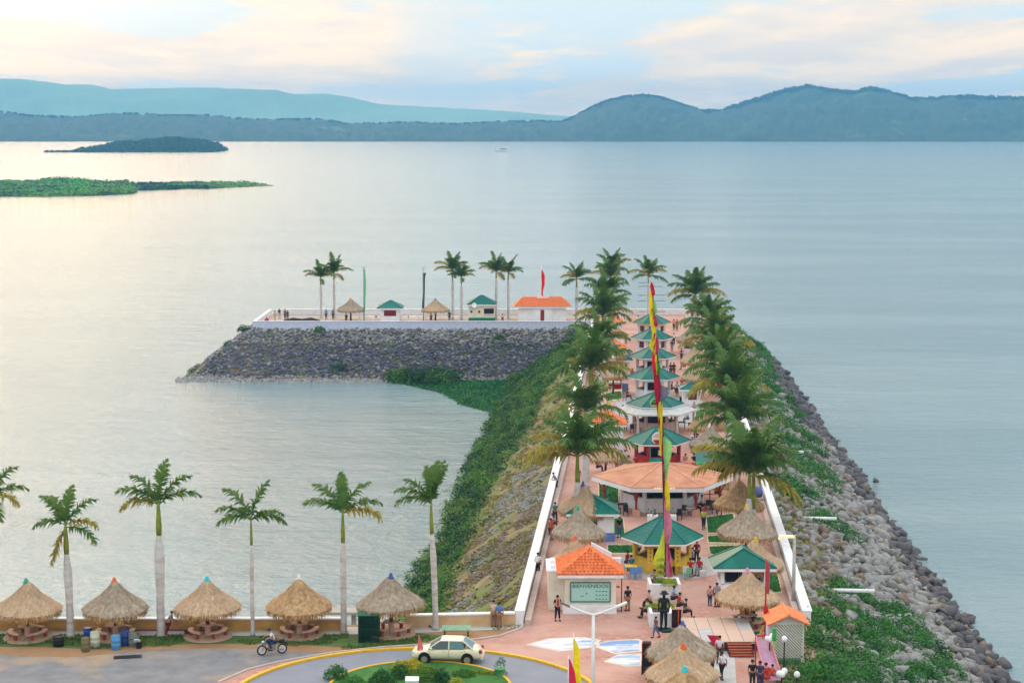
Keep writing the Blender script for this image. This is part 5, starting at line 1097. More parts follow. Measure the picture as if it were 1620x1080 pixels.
# street lights
x,y=G(938,1122); h=zrow(y,972); t=thing('street_lamp','white street lamp with two upswept arms in front of the welcome kiosk','street lamp',(x,y,0)); mb=MB(); mb.cyl((0,0,0),(0,0,h),.11,.085,10); mb.build('pole',WHITE,t,True)
for s in(-1,1):
    mb=MB(); mb.tube([(0,0,h),(s*.45,0,h+.12),(s*1.35,0,h+.5)],[.07,.055,.045],6); mb.build('arm',WHITE,t); mb=MB(); mb.box((s*1.6,0,h+.6),(.6,.2,.1),0,Matrix.Rotation(-s*.4,3,'Y')); mb.build('lamp_head',P('lamp_head_grey',(150,120,115),.8) if s<0 else WHITE,t)
x,y=G(1255,958); t=thing('light_pole','plain grey concrete pole on the walkway by the lake side parapet','pole',(x,y,0)); mb=MB(); mb.cyl((0,0,0),(0,0,zrow(y,846)),.14,.10,10); mb.build('pole',P('pole_concrete',(196,194,186),.85),t,True); mb=MB(); mb.box((-.5,0,zrow(y,846)-.1),(1.0,.3,.16)); mb.lathe([(.1,0),(.18,.1),(.1,.22)],(-.95,0,zrow(y,846)-.34),8); mb.build('lamp_head',P('warm_lamp',(255,232,190),.9,emit=.35),t)
# white drain pipes sticking out of the lake slope
for k,(px,py,L_) in enumerate(((1328,933,2.55),(1281,819,2.3),(1245,714,1.75),(1205,632,1.9),(1188,582,1.5),(1155,530,2.3))):
    zz=-2.0; x,y=G(px,py,zz)
    for it in range(8): zz=float(zt(x,y,False))+.55; x,y=G(px,py,zz)
    t=mo('drain_pipe',None) if 0 else None
    mb=MB(); mb.cyl((-.8,0,0),(L_,0,-.06),.15,.15,12); mb.cyl((L_-.03,0,-.06),(L_+.01,0,-.06),.16,.16,12); o=mb.build('drain_pipe',WHITE,None,True,loc=(x,y,zz)); tag(o,('nearest','second','third','fourth','fifth','farthest')[k]+' of the white pipes sticking out of the rocky lake slope','pipe','white pipes on the rocky slope')
# ---------------- stage ----------------
x0,y0=G(1089,1031); x1,_=G(1200,1031); yb=G(1100,992)[1]; t=thing('wooden_stage','low wooden stage with pale panel floor and red brown steps','stage',((x0+x1)/2,y0+.2,0)); W_=x1-x0; D_=yb-y0
PL=P('stage_panel',(214,184,166),.85,scale=1.5,rough=.8,col2=lin((196,166,150))); PL2=P('stage_panel_grey',(198,194,196),.85,scale=1.5,rough=.8)
for i in range(5):
    for j in range(2): mb=MB(); mb.box((-W_/2+W_/10+i*W_/5,D_/4+j*D_/2,.60),(W_/5-.03,D_/2-.03,.05)); mb.build('floor_panel',PL2 if (i+j*2)%5==1 else PL,t)
mb=MB(); mb.box((0,.08,.33),(W_,.08,.45)); mb.box((0,D_-.1,.3),(W_,.06,.5)); mb.box((-W_/2+.04,D_/2,.3),(.06,D_-.3,.5)); mb.box((W_/2-.04,D_/2,.3),(.06,D_-.3,.5)); mb.build('skirt_board',P('stage_red_brown',(110,42,34),.7),t)
sx=(G(1178,1050)[0])-(x0+x1)/2
for k in range(5): mb=MB(); mb.box((sx,-.15-k*.27,.5-k*.1),(1.5,.27,.06)); mb.box((sx,-.03-k*.27,.44-k*.1),(1.5,.03,.1)); mb.build('step',P('step_wood',(190,96,64),.8,scale=3),t)
for s in(-1,1): mb=MB(); mb.box((sx+s*.73,-.7,.18),(.05,1.3,.32)); mb.build('stringer',P('stage_red_brown',(110,42,34),.7),t)
mb=MB()
for q in(0,1.25): mb.cyl((sx+.9+q,-.05,.6),(sx+.9+q,-.05,1.2) if 0 else (sx+.9+q,-.05,.75),.03,.03,5)
mb.cyl((sx+.75,-.1,.55),(sx+2.0,-.1,.55),.035,.035,5); mb.cyl((sx+2.0,-.1,0),(sx+2.0,-.1,.55),.035,.035,5); mb.build('side_rail',PINKW,t)
x,y=G(1128,1036); t=mb=MB(); mb.add([(-.4,0,1.3),(.5,0,1.25),(.35,-.05,.1),(.05,.02,.6)],[(0,1,2,3)]); o=mb.build('cloth_banner',P('crimson_cloth',(206,30,70),.9,trans=.2),None,loc=(x,y,0)); tag(o,'small crimson cloth hanging at the left front of the stage','banner')
# ---------------- lattice hut ----------------
xa,ya=G(1222,1045); xb,_=G(1270,1045); t=thing('lattice_hut','small hut with orange gabled roof and white diagonal lattice front','hut',((xa+xb)/2,ya,0)); w_=(xb-xa)/2; hh=2.35; dd=2.3
mb=MB(); mb.box((0,.02,hh/2),(.01,.01,.01)) if 0 else None
for c_,d_ in(((0,0,.05),(2*w_+.16,.12,.12)),((0,0,hh),(2*w_+.1,.1,.1)),((-w_,0,hh/2),(.09,.1,hh-.1)),((w_,0,hh/2),(.09,.1,hh-.1))): mb=MB(); mb.box(c_,d_); mb.build('frame_bar',P('lattice_cream',(228,226,206),.9),t)
LW=P('lattice_white',(232,230,216),.9); S_=2*w_-.1; HH=hh-.16
n=21
for k in range(n):
    c0=-HH+(S_+HH)*(k+.5)/n  # slat goes down to the right
    a=(max(c0,0),min(HH,HH+c0)); L0=c0; xs0=max(0,c0); xs1=min(S_,c0+HH)
    if xs1-xs0<.06: continue
    p=(-w_+.05+xs0,-.02,.1+HH-(xs0-c0)); q=(-w_+.05+xs1,-.02,.1+HH-(xs1-c0)); 
    d=Vector(q)-Vector(p); L_=d.length; c_=(Vector(p)+Vector(q))/2; mb=MB(); mb.box(c_,(L_,.025,.078),0,Matrix.Rotation(math.atan2(-d.z,d.x),3,'Y')); mb.build('lattice_slat',LW,t)
mb=MB(); mb.box((0,dd/2,hh/2),(2*w_-.15,dd-.2,hh-.1)); mb.build('wall',P('hut_inside_grey',(158,158,150),.8),t)
mb=MB(); mb.box((-w_-.15,.6,hh/2),(.25,1.2,hh-.05)); mb.build('side_wall',P('hut_side',(214,214,220),.85),t)
zr_=hh+.62
for s in(-1,1):
    mb=MB(); e=w_+.38; mb.add([(0,-.35,zr_),(s*e,-.35,hh+.02),(s*e,dd+.2,hh+.02),(0,dd+.2,zr_),(0,-.35,zr_-.08),(s*e,-.35,hh-.06),(s*e,dd+.2,hh-.06),(0,dd+.2,zr_-.08)],[(0,1,2,3),(4,7,6,5),(0,4,5,1),(1,5,6,2),(2,6,7,3)]); mb.build('roof_slope',ORANGER,t)
mb=MB(); mb.cyl((0,-.36,zr_+.01),(0,dd+.21,zr_+.01),.08,.08,6); mb.build('roof_ridge',P('ridge_light_orange',(246,160,100),.85),t)
mb=MB(); mb.add([(-w_,0,hh+.05),(w_,0,hh+.05),(0,0,zr_-.1)],[(0,1,2)]); mb.build('gable',P('gable_white_grey',(214,210,212),.9,stretch=(6,1,1)),t)
mb=MB(); mb.box((-.2,-.25,.1),(1.9,.5,.2)); mb.build('green_step',P('green_painted_step',(84,120,88),.8),t)
# globe lamps
for px,py,zz,lb in((1217,1062,1.9,'cluster globe lamp left of the lattice hut'),(1240,1068,2.1,'white globe lamp in front of the lattice hut'),(1260,1112,1.55,'single white globe lamp on the grass at the bottom'),(1236,1112,1.6,'white globe lamp left of the single one at the bottom')):
    x,y=G(px,py); t=thing('globe_lamp',lb,'lamp',(x,y,0)); mb=MB(); mb.cyl((0,0,0),(0,0,zz),.04,.04,6); mb.build('post',BLACK,t)
    gl=[(0,0)] if px in(1240,1260) else [(-.14,.0),(.16,.1),(0,-.15)]
    for q,(a,b) in enumerate(gl): mb=MB(); mb.lathe([(.03,-.19),(.14,-.13),(.19,0),(.14,.13),(.03,.19)],(a,b,zz+.15+.12*(q%2)),12); mb.build('globe',P('opal_globe',(246,244,248),.95,rough=.3),t,True)
# play slide and poles
x,y=G(1213,1066); t=thing('play_slide','pink play slide with magenta top frame near the lattice hut','slide',(x,y,0),R(4)); t.scale=(.68,.9,.9); mb=MB(); PKM=P('slide_pink',(240,150,160),.9,rough=.4); 
for s in(-1,1): mb=MB(); mb.add([(s*.55,1.6,1.9),(s*.55,1.6,2.25),(s*.7,-2.2,.55),(s*.7,-2.2,.2),(s*.62,1.6,1.9),(s*.62,1.6,2.25),(s*.77,-2.2,.55),(s*.77,-2.2,.2)],[(0,1,2,3),(4,7,6,5),(1,5,6,2),(0,3,7,4)]); mb.build('side_rail',PKM,t)
mb=MB(); mb.add([(-.55,1.6,1.95),(.55,1.6,1.95),(.7,-2.2,.25),(-.7,-2.2,.25)],[(0,3,2,1)]); mb.build('chute',P('slide_mauve',(196,150,176),.9,rough=.4),t); mb=MB(); mb.box((0,1.6,2.2),(1.3,.08,.1)); mb.box((-.6,1.6,1.1),(.1,.1,2.2)); mb.box((.6,1.6,1.1),(.1,.1,2.2)); mb.build('top_frame',P('slide_magenta',(200,40,84),.9),t)
t,h=pole(1210,1030,884,.07,RED,'flagpole','red pole rising in front of the small green roofed kiosk','pole'); cloth(t,[(h-.2,.0,.22),(h-1.4,.0,.24),(h-2.2,.02,.2)],P('flag_greyred',(196,90,100),.8)); cloth(t,[(zrow(G(1210,1030)[1],958),-.12,.12),(zrow(G(1210,1030)[1],966),-.14,.2),(zrow(G(1210,1030)[1],978),-.1,.1)],RED,'red_bundle')
mb=MB(); yy_=G(1210,1030)[1]; z0_,z1_=zrow(yy_,1012),zrow(yy_,988); mb.tube([(-.1,-.05,z1_),(-.26,-.05,(z0_+z1_)/2),(-.1,-.05,z0_)],[.05,.09,.05],6); mb.build('yellow_streamer',YELLOW,t)
x,y=G(1224,1064); t=thing('play_post','green play post beside the pink slide','post',(x,y,0)); mb=MB(); mb.cyl((0,0,0),(0,0,2.4),.07,.07,8); mb.build('post',P('post_yellowgreen',(190,214,110),.9),t); mb=MB(); mb.cyl((0,0,2.0),(0,0,2.75),.14,.12,8); mb.build('post_sleeve',P('post_green',(60,170,70),.9),t)
# ---------------- roundabout island planting ----------------
for k,(px,py,rr,hgt,col,lb) in enumerate(((532,1072,.5,.9,(70,130,50),'bright green leafy plant at the left end of the island bed'),(604,1080,.55,.9,(60,116,46),'dark round shrub left of the white plaque in the island'),(632,1072,.42,1.1,(58,118,50),'dark upright shrub by the yellow flowers'),(648,1060,.75,.7,(200,190,30),'yellow flowering shrub in the island bed'),(674,1074,.6,1.0,(110,150,50),'spiky light green plant right of the plaque'),(698,1077,.38,.9,(46,98,46),'small dark conifer in the island bed'),(760,1064,.5,.3,(150,160,40),'low yellow green flower strip on the right of the island'),(735,1068,.45,.35,(90,140,50),'low green bush left of the flower strip'),(560,1080,.5,.4,(90,150,60),'low spreading plant near the left kerb of the island'),(722,1080,.3,.35,(180,190,60),'small yellowish plant at the lower right of the island'))):
    x,y=G(px,py,.1); n=3; c_=[(x+(q-1)*rr*.5,y+(q%2)*.2,.1+hgt*.25*(q%2)) for q in range(n)]
    if px in(760,): c_=[(x+q*.45-1.4,y+.1*math.sin(q),.1) for q in range(7)]; rr=.28
    o=leaves('shrub',blobpts(c_,[rr]*len(c_),2200,k,hgt/rr*.6),.12,P('shrub_%d'%k,col,.85,scale=3,trans=.2),kind=None,seed=k); tag(o,lb,'shrub','plants in the roundabout island')
x,y=G(652,1080,.1); mb=MB(); mb.box((0,0,.22),(.8,.5,.14),0,Matrix.Rotation(.3,3,'X')); mb.box((0,.1,.1),(.6,.4,.2)); o=mb.build('plaque',WHITE,None,loc=(x,y,.1)); tag(o,'tilted white plaque between shrubs in the roundabout island','plaque')
x,y=G(791,1068,.1); t=thing('potted_plant','pale green flower pot with thin leafy plant at the right end of the island','plant pot',(x,y,.1)); mb=MB(); mb.lathe([(.18,0),(.3,.42),(.33,.42),(.33,.48),(.2,.48)],n=14); mb.build('pot',P('pot_mint',(110,180,130),.9),t,True); leaves('foliage',blobpts([(0,0,.55),(.1,0,.8)],[.32,.25],1800,2,1.3),.1,P('pot_leaf',(84,130,80),.85),t,seed=2,kind=None)
# ---------------- car ----------------
def car(x,y,rz):
    t=thing('sedan_car','pale silver gold sedan driving on the roundabout','car',(x,y,0.004),rz)
    body=P('car_paint',(226,218,186),.88,scale=.8,rough=.25,spec=.6,col2=tuple(c*.95 for c in lin((222,214,182)))); glass=P('car_glass',(48,66,74),.6,rough=.08,spec=.8); 
    X=[-2.22,-2.15,-1.9,-1.3,-.6,.2,1.0,1.6,2.0,2.2]      # front at -x
    zt_=[.55,.66,.74,.86,.93,.95,.96,.98,.92,.60]; zb=[.30,.22,.20,.19,.19,.19,.19,.20,.24,.36]; hw=[.62,.72,.82,.85,.86,.86,.86,.84,.78,.68]
    bm=bmesh.new(); rows=[]
    for i in range(10):
        zm=(zt_[i]*.55+zb[i]*.45); r_=[(X[i],-hw[i]*.9,zb[i]),(X[i],-hw[i],zm-.1),(X[i],-hw[i],zm+.08),(X[i],-hw[i]*.93,zt_[i]-.03),(X[i],-hw[i]*.8,zt_[i]),(X[i],0,zt_[i]+.03),(X[i],hw[i]*.8,zt_[i]),(X[i],hw[i]*.93,zt_[i]-.03),(X[i],hw[i],zm+.08),(X[i],hw[i],zm-.1),(X[i],hw[i]*.9,zb[i])]
        rows.append([bm.verts.new(p) for p in r_])
    for a,b in zip(rows,rows[1:]):
        for k in range(10): bm.faces.new((a[k],a[k+1],b[k+1],b[k]))
        bm.faces.new((a[10],a[0],b[0],b[10]))
    bm.faces.new(rows[0][::-1]); bm.faces.new(rows[-1]); bmesh.ops.recalc_face_normals(bm,faces=bm.faces); me=bpy.data.meshes.new('body'); bm.to_mesh(me); bm.free(); me.materials.append(body); me.polygons.foreach_set('use_smooth',[True]*len(me.polygons)); o=mo('body',me,t); m=o.modifiers.new('s','SUBSURF'); m.levels=m.render_levels=1
    # cabin
    lo=[(-1.05,.78),(1.55,.76)]; hi=[(-.32,.56),(.92,.55)]; zl,zh=.92,1.44
    mb=MB(); mb.add([(-.4,-.60,1.40),(1.0,-.60,1.40),(1.0,.60,1.40),(-.4,.60,1.40),(-.22,-.52,1.46),(.85,-.52,1.46),(.85,.52,1.46),(-.22,.52,1.46)],[(4,5,6,7),(0,1,5,4),(1,2,6,5),(2,3,7,6),(3,0,4,7)]); mb.build('roof',body,t)
    mb=MB(); mb.add([(-1.12,-.70,.93),(-1.12,.70,.93),(-.4,.585,1.40),(-.4,-.585,1.40)],[(0,3,2,1)]); mb.build('windscreen',glass,t)
    mb=MB(); mb.add([(1.6,-.68,.97),(1.6,.68,.97),(1.0,.585,1.40),(1.0,-.585,1.40)],[(0,1,2,3)]); mb.build('rear_window',P('rear_glass',(130,160,172),.8,rough=.08,spec=.8),t)
    for s in(-1,1):
        for nm,q in(('side_window',[(-.98,.95),(.10,.97),(.10,1.39),(-.38,1.39)]),('side_window',[(.18,.97),(1.12,.98),(.98,1.39),(.18,1.39)])):
            mb=MB(); mb.add([(a,s*(.80-(z-.95)*.47),z) for a,z in q],[(0,1,2,3) if s<0 else (3,2,1,0)]); mb.build(nm,P('side_glass_teal',(60,120,126),.7,rough=.1,spec=.8) if q[0][0]>0 else glass,t)
        mb=MB()
        for a,b in(((-1.14,.93),(-.40,1.41)),((.14,.93),(.14,1.41)),((1.62,.96),(1.0,1.41))):
            mb.cyl((a[0],s*(.795-(a[1]-.95)*.47),a[1]),(b[0],s*(.795-(b[1]-.95)*.47),b[1]),.045,.04,6)
        mb.build('window_pillar',body,t)
        for q in(-1.05,.14,1.15): mb=MB(); mb.box((q,s*.865,.68),(.012,.012,.46)); mb.build('door_gap',DARK,t)
        for q in(-.15,.95): mb=MB(); mb.box((q,s*.875,.84),(.16,.03,.035)); mb.build('door_handle',body,t)
        mb=MB(); mb.lathe([(.03,-.07),(.09,0),(.03,.07)],(-.92,s*.93,1.0),8); mb.build('mirror',body,t)
        mb=MB(); mb.box((-2.0,s*.60,.64),(.26,.26,.14)); mb.build('headlight',P('lamp_glass',(220,225,228),.9,rough=.1,spec=.8),t,label='clear front lamp')
        mb=MB(); mb.box((2.08,s*.58,.80),(.16,.3,.2)); mb.build('tail_light',P('tail_red',(190,40,40),.8,rough=.2),t)
    mb=MB(); mb.box((2.17,0,.66),(.03,.5,.14)); mb.build('number_plate',WHITE,t); mb=MB(); mb.box((2.16,0,.42),(.14,1.3,.2)); mb.build('rear_bumper',body,t); mb=MB(); mb.box((-2.2,0,.42),(.06,.9,.16)); mb.build('grille',DARK,t)
    for px_ in(-1.35,1.28):
        for s in(-1,1):
            o=thing('wheel','','') if 0 else None
            mb=MB(); mb.cyl((0,-.11,0),(0,.11,0),.315,.315,20); w=mb.build('wheel',P('tyre',(34,34,36),.6),t,loc=(px_,s*.78,.315))
            mb=MB(); mb.cyl((0,s*.10,0),(0,s*.125,0),.20,.19,16); rm=mb.build('rim',P('rim_silver',(190,180,150),.8,rough=.3,metal=.4),w)
            mb=MB(); mb.cyl((0,-.14,0),(0,.09,0),.36,.36,18) if s>0 else mb.cyl((0,-.09,0),(0,.14,0),.36,.36,18)
            mb=MB(); mb.box((px_,s*.74,.36),(.76,.2,.68)) if 0 else None
            mb=MB(); mb.cyl((px_,s*.60,.36),(px_,s*.868,.36),.385,.385,20); mb.build('wheel_arch',DARK,t)
            w.location.y=s*.80
    return t
cx,cy=G(708,1050); car(cx,cy+.75,R(-5))
# ---------------- motorcycle ----------------
x,y=G(431,1034); t=thing('motorcycle','dark blue motorcycle with silver wheels crossing the lot','motorcycle',(x,y,-.02),R(20)); 
for q in(-.66,.62):
    mb=MB(); 
    for k in range(20):
        a,b=2*math.pi*k/20,2*math.pi*(k+1)/20; mb.cyl((.28*math.cos(a),0,.28*math.sin(a)),(.28*math.cos(b),0,.28*math.sin(b)),.045,.045,5,False)
    w=mb.build('wheel',P('tyre',(34,34,36),.6),t,loc=(q,0,.32)); mb=MB(); mb.cyl((0,-.04,0),(0,.04,0),.22,.22,16); mb.build('rim',P('rim_bright',(216,210,204),.9,rough=.4),w)
mb=MB(); mb.tube([(-.66,-.1,.32),(-.42,-.1,.95)],[.03,.03],5); mb.tube([(-.66,.1,.32),(-.42,.1,.95)],[.03,.03],5); mb.build('fork',GREYP,t)
mb=MB(); mb.tube([(-.4,0,.9),(-.2,0,.95),(.12,0,.86)],[.09,.16,.1],8); mb.build('tank',P('tank_navy',(46,52,110),.85,rough=.3),t,True)
mb=MB(); mb.box((.3,0,.84),(.6,.24,.1)); mb.box((.66,0,.88),(.25,.2,.08)); mb.build('saddle',BLACK,t); mb=MB(); mb.box((-.02,0,.5),(.42,.26,.34)); mb.build('engine',GREYP,t); mb=MB(); mb.tube([(-.4,-.35,1.02),(-.42,0,1.0),(-.4,.35,1.02)],[.02]*3,5); mb.build('handlebars',BLACK,t)
mb=MB(); mb.lathe([(.04,-.06),(.11,0),(.04,.06)],(-.58,0,.86),10); mb.build('headlight',WHITE,t); mb=MB(); mb.tube([(-.9,0,.6),(-.66,0,.72),(-.42,0,.66)],[.07,.08,.05],6); mb.build('front_mudguard',GREYP,t); mb=MB(); mb.tube([(.1,-.14,.35),(.7,-.16,.32)],[.03,.05],6); mb.build('exhaust',GREYP,t); mb=MB(); mb.tube([(.4,0,.75),(.8,0,.7),(1.0,0,.5)],[.06,.07,.03],6); mb.build('rear_mudguard',BLACK,t)
person(0,0,'ride','white','navy',20-90,'motorcyclist in white shirt and navy trousers riding the dark blue motorcycle',base=(x+.12,y+.04),group='people on the pier and plaza',z=.08)
# ---------------- barrels, bins, cage ----------------
def barrel(px,py,mat,label,h=.88,r=.29,open_=True):
    x,y=G(px,py); y+=r; t=thing('barrel',label,'barrel',(x,y,-.02),0,'barrels by the lot'); mb=MB(); mb.lathe([(r*.92,0),(r,.04),(r,h*.32),(r*1.05,h*.34),(r,h*.36),(r,h*.64),(r*1.05,h*.66),(r,h*.68),(r,h-.03),(r*.93,h)],n=18); mb.build('drum',mat,t,True); mb=MB(); mb.lathe([(r*.97,h-.01),(r*.97,h+.03),(r*.85,h+.03),(r*.85,h+.01)],n=18); mb.build('rim',mat,t); return t
barrel(149,1024,P('barrel_cream',(214,216,190),.85,rough=.5),'cream coloured plastic barrel by the lot',.95,.30); barrel(182,1028,P('barrel_lightblue',(92,160,210),.85,rough=.5),'light blue plastic barrel, frontmost of the row'); barrel(197,1022,P('barrel_navy',(44,66,130),.85,rough=.5),'dark blue barrel behind the light blue one',.98); barrel(209,1023,P('bin_grey',(122,128,122),.8),'grey bin right of the dark blue barrel',.85,.27)
barrel(138,1013,P('barrel_blue',(44,74,150),.85,rough=.5),'blue box like barrel behind the cream one',.8,.28); barrel(134,1031,P('barrel_olive',(132,116,84),.8),'worn olive barrel left of the cream one',.85,.26); barrel(91,1023,BLACK,'squat black tub on the grass verge',.6,.34)
x,y=G(217,1025); t=thing('round_sign_board','round white lid leaning against the grey bin','lid',(x,y,0)); mb=MB(); mb.cyl((0,-.02,.45),(0,.03,.5),.22,.22,16); mb.build('lid',P('white_lid',(206,220,220),.9),t); mb=MB(); mb.box((.1,.1,.2),(.3,.25,.4)); mb.build('support',DARK,t)
x,y=G(583,1016); t=thing('wire_cage','dark green wire mesh cage bin on the grass by the blue capped umbrella','cage',(x,y,0)); CG=P('cage_green',(14,66,46),.8,rough=.5); w_,d_,h_=1.25,1.2,1.75
for sx in(-1,1):
    for sy in(-1,1): mb=MB(); mb.box((sx*w_/2,sy*d_/2+.6,h_/2),(.06,.06,h_)); mb.build('corner_post',CG,t)
mb=MB()
for k in range(14):
    q=-w_/2+w_*k/13
    for sy in(-1,1): mb.box((q,sy*d_/2+.6,h_/2),(.028,.02,h_))
for k in range(9):
    zz=.1+(h_-.15)*k/8
    for sy in(-1,1): mb.box((0,sy*d_/2+.6+.012,zz),(w_,.02,.028))
    for sx in(-1,1): mb.box((sx*w_/2,.6,zz),(.02,d_,.028))
o=mb.build('mesh_wires',CG,t); o['kind']='stuff'
for k in range(3): mb=MB(); mb.box((0,.6,.02+k*.8),(w_,d_,.04)); mb.build('shelf',CG,t)
mb=MB(); mb.box((0,.6,h_+.1),(w_+.15,d_+.2,.05),0,Matrix.Rotation(.12,3,'X')); mb.build('top_sheet',P('cage_top',(40,104,80),.8),t); mb=MB(); mb.box((0,1.22,h_/2),(w_,.03,h_)); mb.box((-w_/2+.02,.6,h_/2),(.02,d_-.1,h_)); mb.build('back_sheet',CG,t)
x,y=G(722,1005); mb=MB(); mb.box((0,0,.5),(1.85,.5,.08),0,Matrix.Rotation(.5,3,'X')); 
t=thing('picnic_table','low table with pale green top behind the car','table',(x,y,0)); mb.build('tabletop',P('pale_green_board',(160,190,160),.85),t); mb=MB(); mb.box((-.75,0,.23),(.08,.4,.46)); mb.build('leg',DARK,t); mb=MB(); mb.box((.75,0,.23),(.08,.4,.46)); mb.build('leg',DARK,t)
x,y=G(257,1002); mb=MB(); 
for c_,d2 in(((0,0,.38),(4.2,.4,.08)),((-1.8,0,.17),(.2,.35,.34)),((1.8,0,.17),(.2,.35,.34)),((0,0,.17),(.2,.35,.34))): mb.box(c_,d2)
o=mb.build('bench',P('bench_maroon',(120,54,44),.8),None,loc=(x-.2,y-.25,0)); tag(o,'long low dark red bench behind the thick front row palm','bench')
mb=MB(); mb.box((0,0,.01),(1.7,.7,.02)); x,y=G(202,1038); o=mb.build('manhole_cover',BLACK,None,loc=(x,y,-.025),rz=.2); tag(o,'dark iron cover in the lot in front of the barrels','cover')
x,y=G(530,985,-2.5); mb=MB(); mb.box((0,0,0),(5.4,1.6,.12)); 
x0_,y0_=G(440,975,-3); t=thing('jetty','pale concrete jetty slab on the water behind the sea wall gap','jetty',(G(505,966,-5)[0]-.2,G(505,966,-5)[1],-5)); mb=MB(); mb.box((0,0,0),(6.6,1.6,.2)); mb.build('slab',CONC,t)
for k in(-1,1): mb=MB(); mb.cyl((k*2.9,0,-4),(k*2.9,0,-.1),.2,.2,8); mb.build('pile',CONC,t)
# ---------------- furniture ----------------
def chairset(col,nm='chair'):
    d={}
    mb=MB(); mb.box((0,0,.44),(.44,.44,.05)); d['seat']=mb.mesh('seat',col); mb=MB(); mb.box((0,.21,.68),(.42,.04,.44)); d['backrest']=mb.mesh('backrest',col); mb=MB(); mb.cyl((0,0,0),(0,0,.42),.025,.02,5); d['leg']=mb.mesh('leg',col); return d
CH={k:chairset(P('plastic_'+k,v,.9,rough=.4)) for k,v in dict(blue=(100,156,226),yellow=(240,200,60),white=(228,228,228),black=(44,40,44),red=(206,44,44),green=(120,190,150),orange=(234,130,90)).items()}
def chair(px,py,c,rz,label,grp):
    x,y=G(px,py); t=thing('chair',label,'chair',(x,y,0),R(rz),grp); d=CH[c]; mo('seat',d['seat'],t); mo('backrest',d['backrest'],t)
    for a in(-.18,.18):
        for b in(-.18,.18): mo('leg',d['leg'],t,(a,b,0))
def table(px,py,c,label,grp,r=.42):
    x,y=G(px,py); t=thing('table',label,'table',(x,y,0),0,grp); mb=MB(); mb.box((0,0,.72),(r*2,r*2,.05)); mb.build('tabletop',P('plastic_'+c,C.get(c,(240,200,60)),.9),t)
    for a in(-1,1):
        for b in(-1,1): mb=MB(); mb.cyl((a*r*.8,b*r*.8,0),(a*r*.8,b*r*.8,.7),.025,.025,5); mb.build('leg',P('plastic_'+c,C.get(c,(240,200,60)),.9),t)
g='plastic chairs and tables around the kiosks'
for a in((986,906,'blue',60,'blue plastic chair at the left edge of the yellow kiosk terrace'),(1001,915,'blue',180,'blue plastic chair in front of the yellow table'),(1009,914,'blue',200,'second blue chair in front of the yellow table, nearer the kiosk'),(990,915,'orange',90,'orange chair below the blue ones'),(1085,913,'white',180,'white plastic chair right of the rear planter'),(1088,916,'green',200,'pale green chair beside the white plastic one'),(1112,912,'white',-90,'white chair behind the red shirted pair'),(978,812,'black',90,'black chair at the left of the restaurant bar'),(990,816,'black',0,'black chair by the left timber post of the restaurant'),(1075,822,'black',0,'black wicker chair in front of the restaurant planter'),(1084,814,'black',150,'black chair between the restaurant planter and right post'),(1130,812,'black',90,'black chair on the right lawn edge'),(1138,815,'black',-90,'black chair under the yellow capped umbrella'),(1120,806,'black',180,'black chair behind the white shirted diner'),(1056,742,'red',0,'red chair at the red walled kiosk'),(1070,740,'red',90,'red chair with white marks at the right counter of the red walled kiosk'),(1012,742,'red',0,'red chair at the left counter of the red walled kiosk'),(1075,745,'blue',180,'pale blue chair right of the red walled kiosk'),(1000,684,'black',0,'black chair left under the grey skirted roof'),(1010,684,'black',30,'second black chair left under the grey skirted roof'),(1092,682,'black',0,'black chair right of the grey skirted roof'),(988,634,'black',90,'black chair left of the fifth kiosk'),(1078,640,'black',0,'black chair right of the fifth kiosk'),(1086,640,'black',90,'second black chair right of the fifth kiosk'),(1147,772,'yellow',0,'yellow wooden seat behind the restaurant')):
    chair(*a,g)
table(998,910,'yellow','yellow plastic table left of the yellow kiosk',g); table(1077,908,'yellow','yellow plastic table right of the yellow kiosk',g); table(985,810,'dark','dark table at the left of the restaurant',g); table(1092,815,'beige','pale table at the right post of the restaurant',g); table(1132,806,'dark','dark table between restaurant and lawn',g); table(1090,742,'orange','round orange wooden table right of the red walled kiosk',g,.55); table(1078,678,'dark','dark table under the right side of the grey skirted roof',g)
# white planters at the restaurant front, with plants
for px,lb in((1033,'white square planter in front of the restaurant bar, left one'),(1062,'white square planter in front of the restaurant bar, right one')):
    x,y=G(px,829); t=thing('planter_box',lb,'planter',(x,y+.4,0)); mb=MB(); mb.box((0,0,.35),(.85,.8,.7)); mb.build('box',WHITE,t); leaves('plant',blobpts([(0,0,.7),(0,.1,1.0)],[.4,.3],120,px,1.2),.2,VINE,t,kind=None,seed=px)
# yellow timber frame behind the restaurant
x,y=G(1130,790); t=thing('timber_booth','yellow timber booth frame right of the restaurant roof','booth',(x,y,0))
for q in range(4): mb=MB(); mb.box((-1.2+q*.8,0,1.2),(.12,.12,2.4)); mb.build('post',P('yellow_timber',(206,160,56),.8),t)
for q in range(4): mb=MB(); mb.box((0,-.03,.5+q*.45),(2.5,.06,.1)); mb.build('rail',P('yellow_timber',(206,160,56),.8),t)
x,y=G(1190,795); t=thing('covered_grill','round blue covered grill beside the lake side parapet','grill',(x+.3,y,0)); mb=MB(); mb.lathe([(.2,.3),(.55,.6),(.62,1.0),(.45,1.35),(.1,1.45)],n=14); mb.build('cover',P('cover_blue',(92,104,156),.8),t,True); mb=MB(); mb.box((0,-.5,.5),(1.2,.6,.1)); mb.build('shelf',PINKW,t)
for a in(-.4,.4): mb=MB(); mb.cyl((a,-.3,0),(a,-.3,.5),.04,.04,5); mb.build('leg',BLACK,t)
